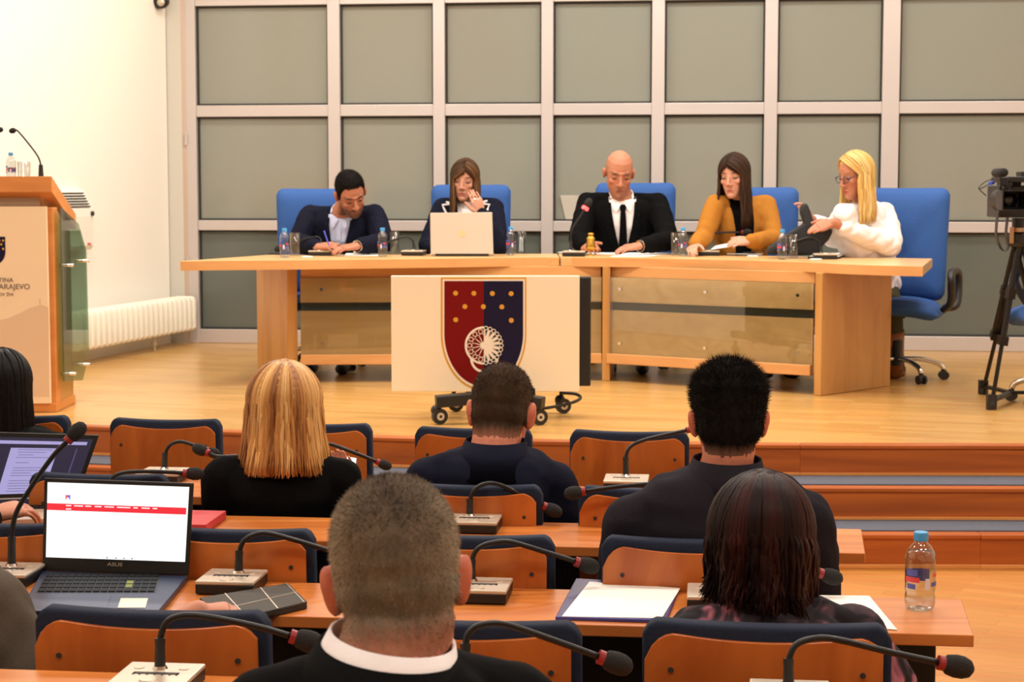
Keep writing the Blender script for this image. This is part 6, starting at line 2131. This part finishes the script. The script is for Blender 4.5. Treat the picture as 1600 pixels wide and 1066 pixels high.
# ================================================================== the hall, seen from behind
# ---- grey-haired man in front
Yf = 2.42
J = dict(hip=V((at(612, 1000, Yf).x, Yf + .04, .54)), neck=A(604, 1040, Yf - .02), sA=A(420, 1128, Yf - .01), sB=A(800, 1122, Yf + .02), eA=A(330, 1380, Yf + .16), eB=A(880, 1380, Yf + .2), wA=A(470, 1330, Yf + .36), wB=A(760, 1330, Yf + .38))
pf = person('grey-haired man with close-cropped hair and white collar seen from behind, nearest the camera', J, (A(620, 912, Yf + .06), 1.14, 4, 14, -4), 'ruddy', dict(mat=M['suitblack']),
            face=dict(brow=(110, 96, 84), ear=1.0, fat=1.0, neckw=1.10), hands=[dict(w=J['wA'], dir_=V((.3, .9, -.1)), back=V((0, 0, 1)), thumb_side=1, k=1.05), dict(w=J['wB'], dir_=V((-.3, .9, -.1)), back=V((0, 0, 1)), thumb_side=-1, k=1.05)],
            vopen=dict(bottom=.3, width=.09, mat=M['shirtwhite']), k=1.08,
            collar=dict(bands=[('shirt_collar', .088, -.012, .079, .036, .004, M['shirtwhite']), ('jacket_collar', .114, -.05, .090, .020, .004, M['suitblack'])], arc=150, lean=-.014), voxel=.0045, bsm=16)
short_hair(pf['body'], pf['R'], pf['C'], pf['k'], pf['root'], [(104, 88, 71), (48, 39, 32)], .006, 1.0, 0, 34000, .0085, grey=((186, 170, 146), .68, .05), low=-.012, spread=.35, tw=.0005, fvar=.4, fade=(178, 112, 86), fw_=.05)

# ---- man in the charcoal jacket, black hair
Yr = 4.47
J = dict(hip=V((at(1128, 900, Yr).x, Yr + .06, .55)), neck=A(1134, 742, Yr), sA=A(988, 818, Yr), sB=A(1256, 812, Yr + .02), eA=A(968, 960, Yr + .06), eB=A(1276, 930, Yr + .06), wA=A(1030, 945, Yr + .34), wB=A(1210, 930, Yr + .36))
pr = person('black-haired man in a charcoal jacket seen from behind', J, (A(1138, 660, Yr + .04), 1.10, -3, 8, 0), 'ruddy', bsm=7, cl=dict(mat=M['suitdark'], wr=.003),
            face=dict(brow=(30, 24, 20), ear=1.0), hands=[dict(w=J['wA'], dir_=V((.3, .9, -.1)), back=V((0, 0, 1)), thumb_side=1, k=1.05), dict(w=J['wB'], dir_=V((-.3, .9, -.1)), back=V((0, 0, 1)), thumb_side=-1, k=1.05)],
            vopen=dict(bottom=.3, width=.085, mat=M['shirtwhite']), k=1.08, collar=dict(bands=[('jacket_collar', .100, -.055, .076, .038, .006, M['suitdark'])], arc=140))
short_hair(pr['body'], pr['R'], pr['C'], pr['k'], pr['root'], [(16, 14, 12), (26, 22, 19)], .015, 1.25, 0, 14000, .020, grey=((92, 84, 74), .12, .0), spread=.35, lie=.25, tw=.0007, fade=(120, 86, 70), fw_=.03)

# ---- man in navy with short brown hair
Ym = 5.34
J = dict(hip=V((at(770, 830, Ym).x, Ym + .06, .55)), neck=A(772, 708, Ym - .01), sA=A(672, 752, Ym), sB=A(866, 760, Ym), eA=A(655, 850, Ym + .06), eB=A(884, 850, Ym + .06), wA=A(710, 830, Ym + .34), wB=A(840, 830, Ym + .34))
pm_ = person('man with short brown hair in a navy jacket seen from behind below the emblem board', J, (A(784, 648, Ym + .07), 1.13, -10, 22, 2), 'ruddy', bsm=7, cl=dict(mat=M['suitnavy']),
            face=dict(brow=(70, 50, 36), ear=1.15, neckw=1.1), hands=[dict(w=J['wA'], dir_=V((.3, .9, -.1)), back=V((0, 0, 1)), thumb_side=1, k=1.05), dict(w=J['wB'], dir_=V((-.3, .9, -.1)), back=V((0, 0, 1)), thumb_side=-1, k=1.05)],
            vopen=dict(bottom=.3, width=.085, mat=M['shirtwhite']), k=1.08, collar=dict(bands=[('jacket_collar', .104, -.055, .080, .036, .012, M['suitnavy'])], arc=140))
short_hair(pm_['body'], pm_['R'], pm_['C'], pm_['k'], pm_['root'], [(46, 33, 23), (64, 47, 33)], .008, 1.0, 0, 16000, .011, grey=((118, 100, 80), .25, .0), low=-.006, spread=.3, tw=.0006, fade=(150, 100, 80), fw_=.03)

# ---- blonde woman in black
Yb = 5.40
J = dict(hip=V((at(440, 860, Yb).x, Yb + .05, .55)), neck=A(442, 718, Yb), sA=A(351, 750, Yb), sB=A(529, 751, Yb), eA=A(350, 850, Yb + .04), eB=A(536, 845, Yb + .08), wA=A(390, 830, Yb + .33), wB=A(530, 770, Yb + .33))
pb_ = person('woman with shoulder-length blonde hair in black seen from behind', J, (A(445, 640, Yb + .03), 1.12, 0, 10, 0), 'fair', dict(mat=M['suitblack'], cuff=.05),
            face=dict(female=True, brow=(150, 110, 70), scalp=(170, 118, 64)), hands=[dict(w=J['wA'], dir_=V((.3, .9, -.1)), back=V((0, 0, 1)), thumb_side=1, k=1.0), dict(w=J['wB'], dir_=V((.1, .5, .85)), back=V((.2, .9, -.3)), thumb_side=1, k=1.0, curl=35)], k=1.02)
long_hair(pb_['R'], pb_['C'], pb_['k'], pb_['root'], [(122, 76, 38), (160, 106, 54), (186, 132, 70), (212, 160, 94), (228, 182, 116)], lambda a: .155 + .012 * math.cos(math.radians(a)), amax=140, n=900, part=.006, rad=.0042, wave=.003, ex=(.100, .118, .106), flare=.028, ripple=.006, endjit=.010)
ph = tag(empty('mobile_phone', A(540, 716, Yb + .33)), 'lit phone held up by the blonde woman in black', 'phone')
q = [A(520, 724, Yb + .36), A(557, 730, Yb + .36), A(558, 716, Yb + .42), A(521, 710, Yb + .42)]
nn = (q[1] - q[0]).cross(q[3] - q[0]).normalized()
if nn.y > 0: nn = -nn
m = MB(); m.add(q + [p - nn * .008 for p in q], [(0, 1, 2, 3), (7, 6, 5, 4), (0, 4, 5, 1), (1, 5, 6, 2), (2, 6, 7, 3), (3, 7, 4, 0)]); m.build('phone_body', M['black'], ph, bevel=.0015)
cq = sum(q, V()) / 4
m = MB(); m.add([cq + (p - cq) * .92 + nn * .0006 for p in q], [(0, 1, 2, 3)]); m.build('screen', M['screenwhite'], ph)

# ---- woman with reddish dark hair, patterned shawl
Yw = 3.66
M['shawl'] = None
def shawl():
    m = bpy.data.materials.new('patterned_shawl'); m.use_nodes = True; nt = m.node_tree; b = nt.nodes['Principled BSDF']
    b.inputs['Roughness'].default_value = .85; b.inputs['Specular IOR Level'].default_value = .2
    tc = nt.nodes.new('ShaderNodeTexCoord'); nz = nt.nodes.new('ShaderNodeTexNoise'); nz.inputs['Scale'].default_value = 11; nz.inputs['Detail'].default_value = 2; nz.inputs['Distortion'].default_value = 1.5
    rp = nt.nodes.new('ShaderNodeValToRGB'); e = rp.color_ramp.elements
    e[0].position = .45; e[0].color = rgb(34, 30, 34); e[1].position = .70; e[1].color = rgb(190, 110, 126)
    x = e.new(.56); x.color = rgb(74, 56, 64)
    nt.links.new(tc.outputs['Object'], nz.inputs['Vector']); nt.links.new(nz.outputs['Fac'], rp.inputs[0]); nt.links.new(rp.outputs[0], b.inputs['Base Color'])
    return m
M['shawl'] = shawl()
J = dict(hip=V((at(1205, 1050, Yw).x, Yw + .05, .52)), neck=A(1200, 948, Yw), sA=A(1090, 1004, Yw), sB=A(1330, 1004, Yw + .02), eA=A(1050, 1120, Yw + .08), eB=A(1376, 1080, Yw + .02), wA=A(1110, 1020, Yw + .22), wB=A(1360, 1030, Yw + .2))
pw = person('woman with dark reddish-brown bob in a patterned shawl seen from behind', J, (A(1188, 852, Yw + .05), 1.14, -6, 14, 2), 'fair', dict(mat=M['shawl'], name='shawl', wr=.007, wf=18, sleeve=1.15),
            face=dict(female=True, brow=(50, 34, 28), scalp=(24, 13, 12)), hands=[dict(w=J['wA'], dir_=V((.3, .9, -.1)), back=V((0, 0, 1)), thumb_side=1, k=1.0), dict(w=J['wB'], dir_=V((-.4, .9, -.1)), back=V((0, 0, 1)), thumb_side=-1, k=1.0)], k=1.04, collar=dict(bands=[('shawl_fold', .115, -.05, .080, .01, .0, M['shawl'])], arc=175))
long_hair(pw['R'], pw['C'], pw['k'], pw['root'], [(18, 9, 8), (30, 13, 11), (44, 18, 14), (62, 26, 19)], lambda a: .108 + .022 * math.sin(math.radians(a)) , amax=142, n=1300, part=.0, rad=.0038, wave=.0045, ex=(.096, .118, .108), flare=-.010, curl=.016, endjit=.026, ripple=.008, m=M['darkhair'])

# ---- woman with long straight black hair at the picture's edge
Ye = 6.28
J = dict(hip=V((at(8, 760, Ye).x, Ye + .05, .53)), neck=A(6, 672, Ye), sA=A(-78, 704, Ye), sB=A(92, 706, Ye), eA=A(-90, 790, Ye + .05), eB=A(100, 790, Ye + .05), wA=A(-40, 775, Ye + .3), wB=A(50, 775, Ye + .3))
pe = person('woman with long straight black hair at the picture\'s edge before the lectern', J, (A(6, 606, Ye + .03), 1.08, -8, 6, 0), 'fair', dict(mat=M['suitblack']),
            face=dict(female=True, brow=(30, 24, 22), scalp=(16, 13, 13)), hands=[dict(w=J['wA'], dir_=V((.3, .9, -.1)), back=V((0, 0, 1)), thumb_side=1, k=1.0), dict(w=J['wB'], dir_=V((-.3, .9, -.1)), back=V((0, 0, 1)), thumb_side=-1, k=1.0)], k=1.0)
long_hair(pe['R'], pe['C'], pe['k'], pe['root'], [(9, 8, 8), (13, 11, 11), (18, 15, 14)], lambda a: .30 if abs(a) < 70 else .24, amax=112, n=500, part=0, rad=.0048, wave=.002, ex=(.088, .108, .102), flare=.008, m=M['darkhair'])

# ---- person in grey whose sleeve and hand come in from the picture's edge
Yg = 3.72
J = dict(hip=V((at(-150, 1000, Yg).x, Yg + .02, .55)), neck=A(-150, 850, Yg), sA=A(-300, 905, Yg), sB=A(-10, 945, Yg + .0), eA=A(-330, 1060, Yg + .05), eB=A(52, 1090, Yg - .02), wA=A(-200, 1000, Yg + .28), wB=atz(310, 957, ZD + .03))
pg = person('person in a grey jacket at the picture\'s edge reaching for the plaid tablet', J, (A(-150, 740, Yg + .04), 1.06, 10, 10, 0), 'warm', dict(mat=M['suitgrey'], cuff=.45, wr=.004),
            face=dict(brow=(60, 46, 36)), hands=[dict(w=J['wA'], dir_=V((.3, .9, -.1)), back=V((0, 0, 1)), thumb_side=1, k=1.0), dict(w=J['wB'], dir_=V((.97, .2, .10)), back=V((0, -.2, 1)), thumb_side=-1, k=.72, curl=30)], k=1.06)
short_hair(pg['body'], pg['R'], pg['C'], pg['k'], pg['root'], [(58, 44, 34), (76, 58, 44)], .012, 1.1, 0, 1500, .012)

# ---- person typing on the document laptop, only a hand in the frame
Yt = 4.55
J = dict(hip=V((at(-190, 880, Yt).x, Yt + .03, .55)), neck=A(-170, 730, Yt), sA=A(-290, 780, Yt), sB=A(-55, 785, Yt), eA=A(-310, 880, Yt + .06), eB=A(-70, 868, Yt + .12), wA=A(-200, 850, Yt + .3), wB=atz(-20, 806, ZD + .06))
pt = person('person out of the frame whose hand types on the document laptop', J, (A(-165, 650, Yt + .05), 1.05, -12, 12, 0), 'warm', dict(mat=M['suitblack'], cuff=.08),
            face=dict(brow=(60, 46, 36)), hands=[dict(w=J['wA'], dir_=V((.3, .9, -.1)), back=V((0, 0, 1)), thumb_side=1, k=1.0), dict(w=J['wB'], dir_=V((.82, .55, .12)), back=V((-.1, -.4, 1)), thumb_side=-1, k=1.08, curl=26)], k=1.04)
short_hair(pt['body'], pt['R'], pt['C'], pt['k'], pt['root'], [(58, 44, 34), (76, 58, 44)], .012, 1.1, 0, 1500, .012)
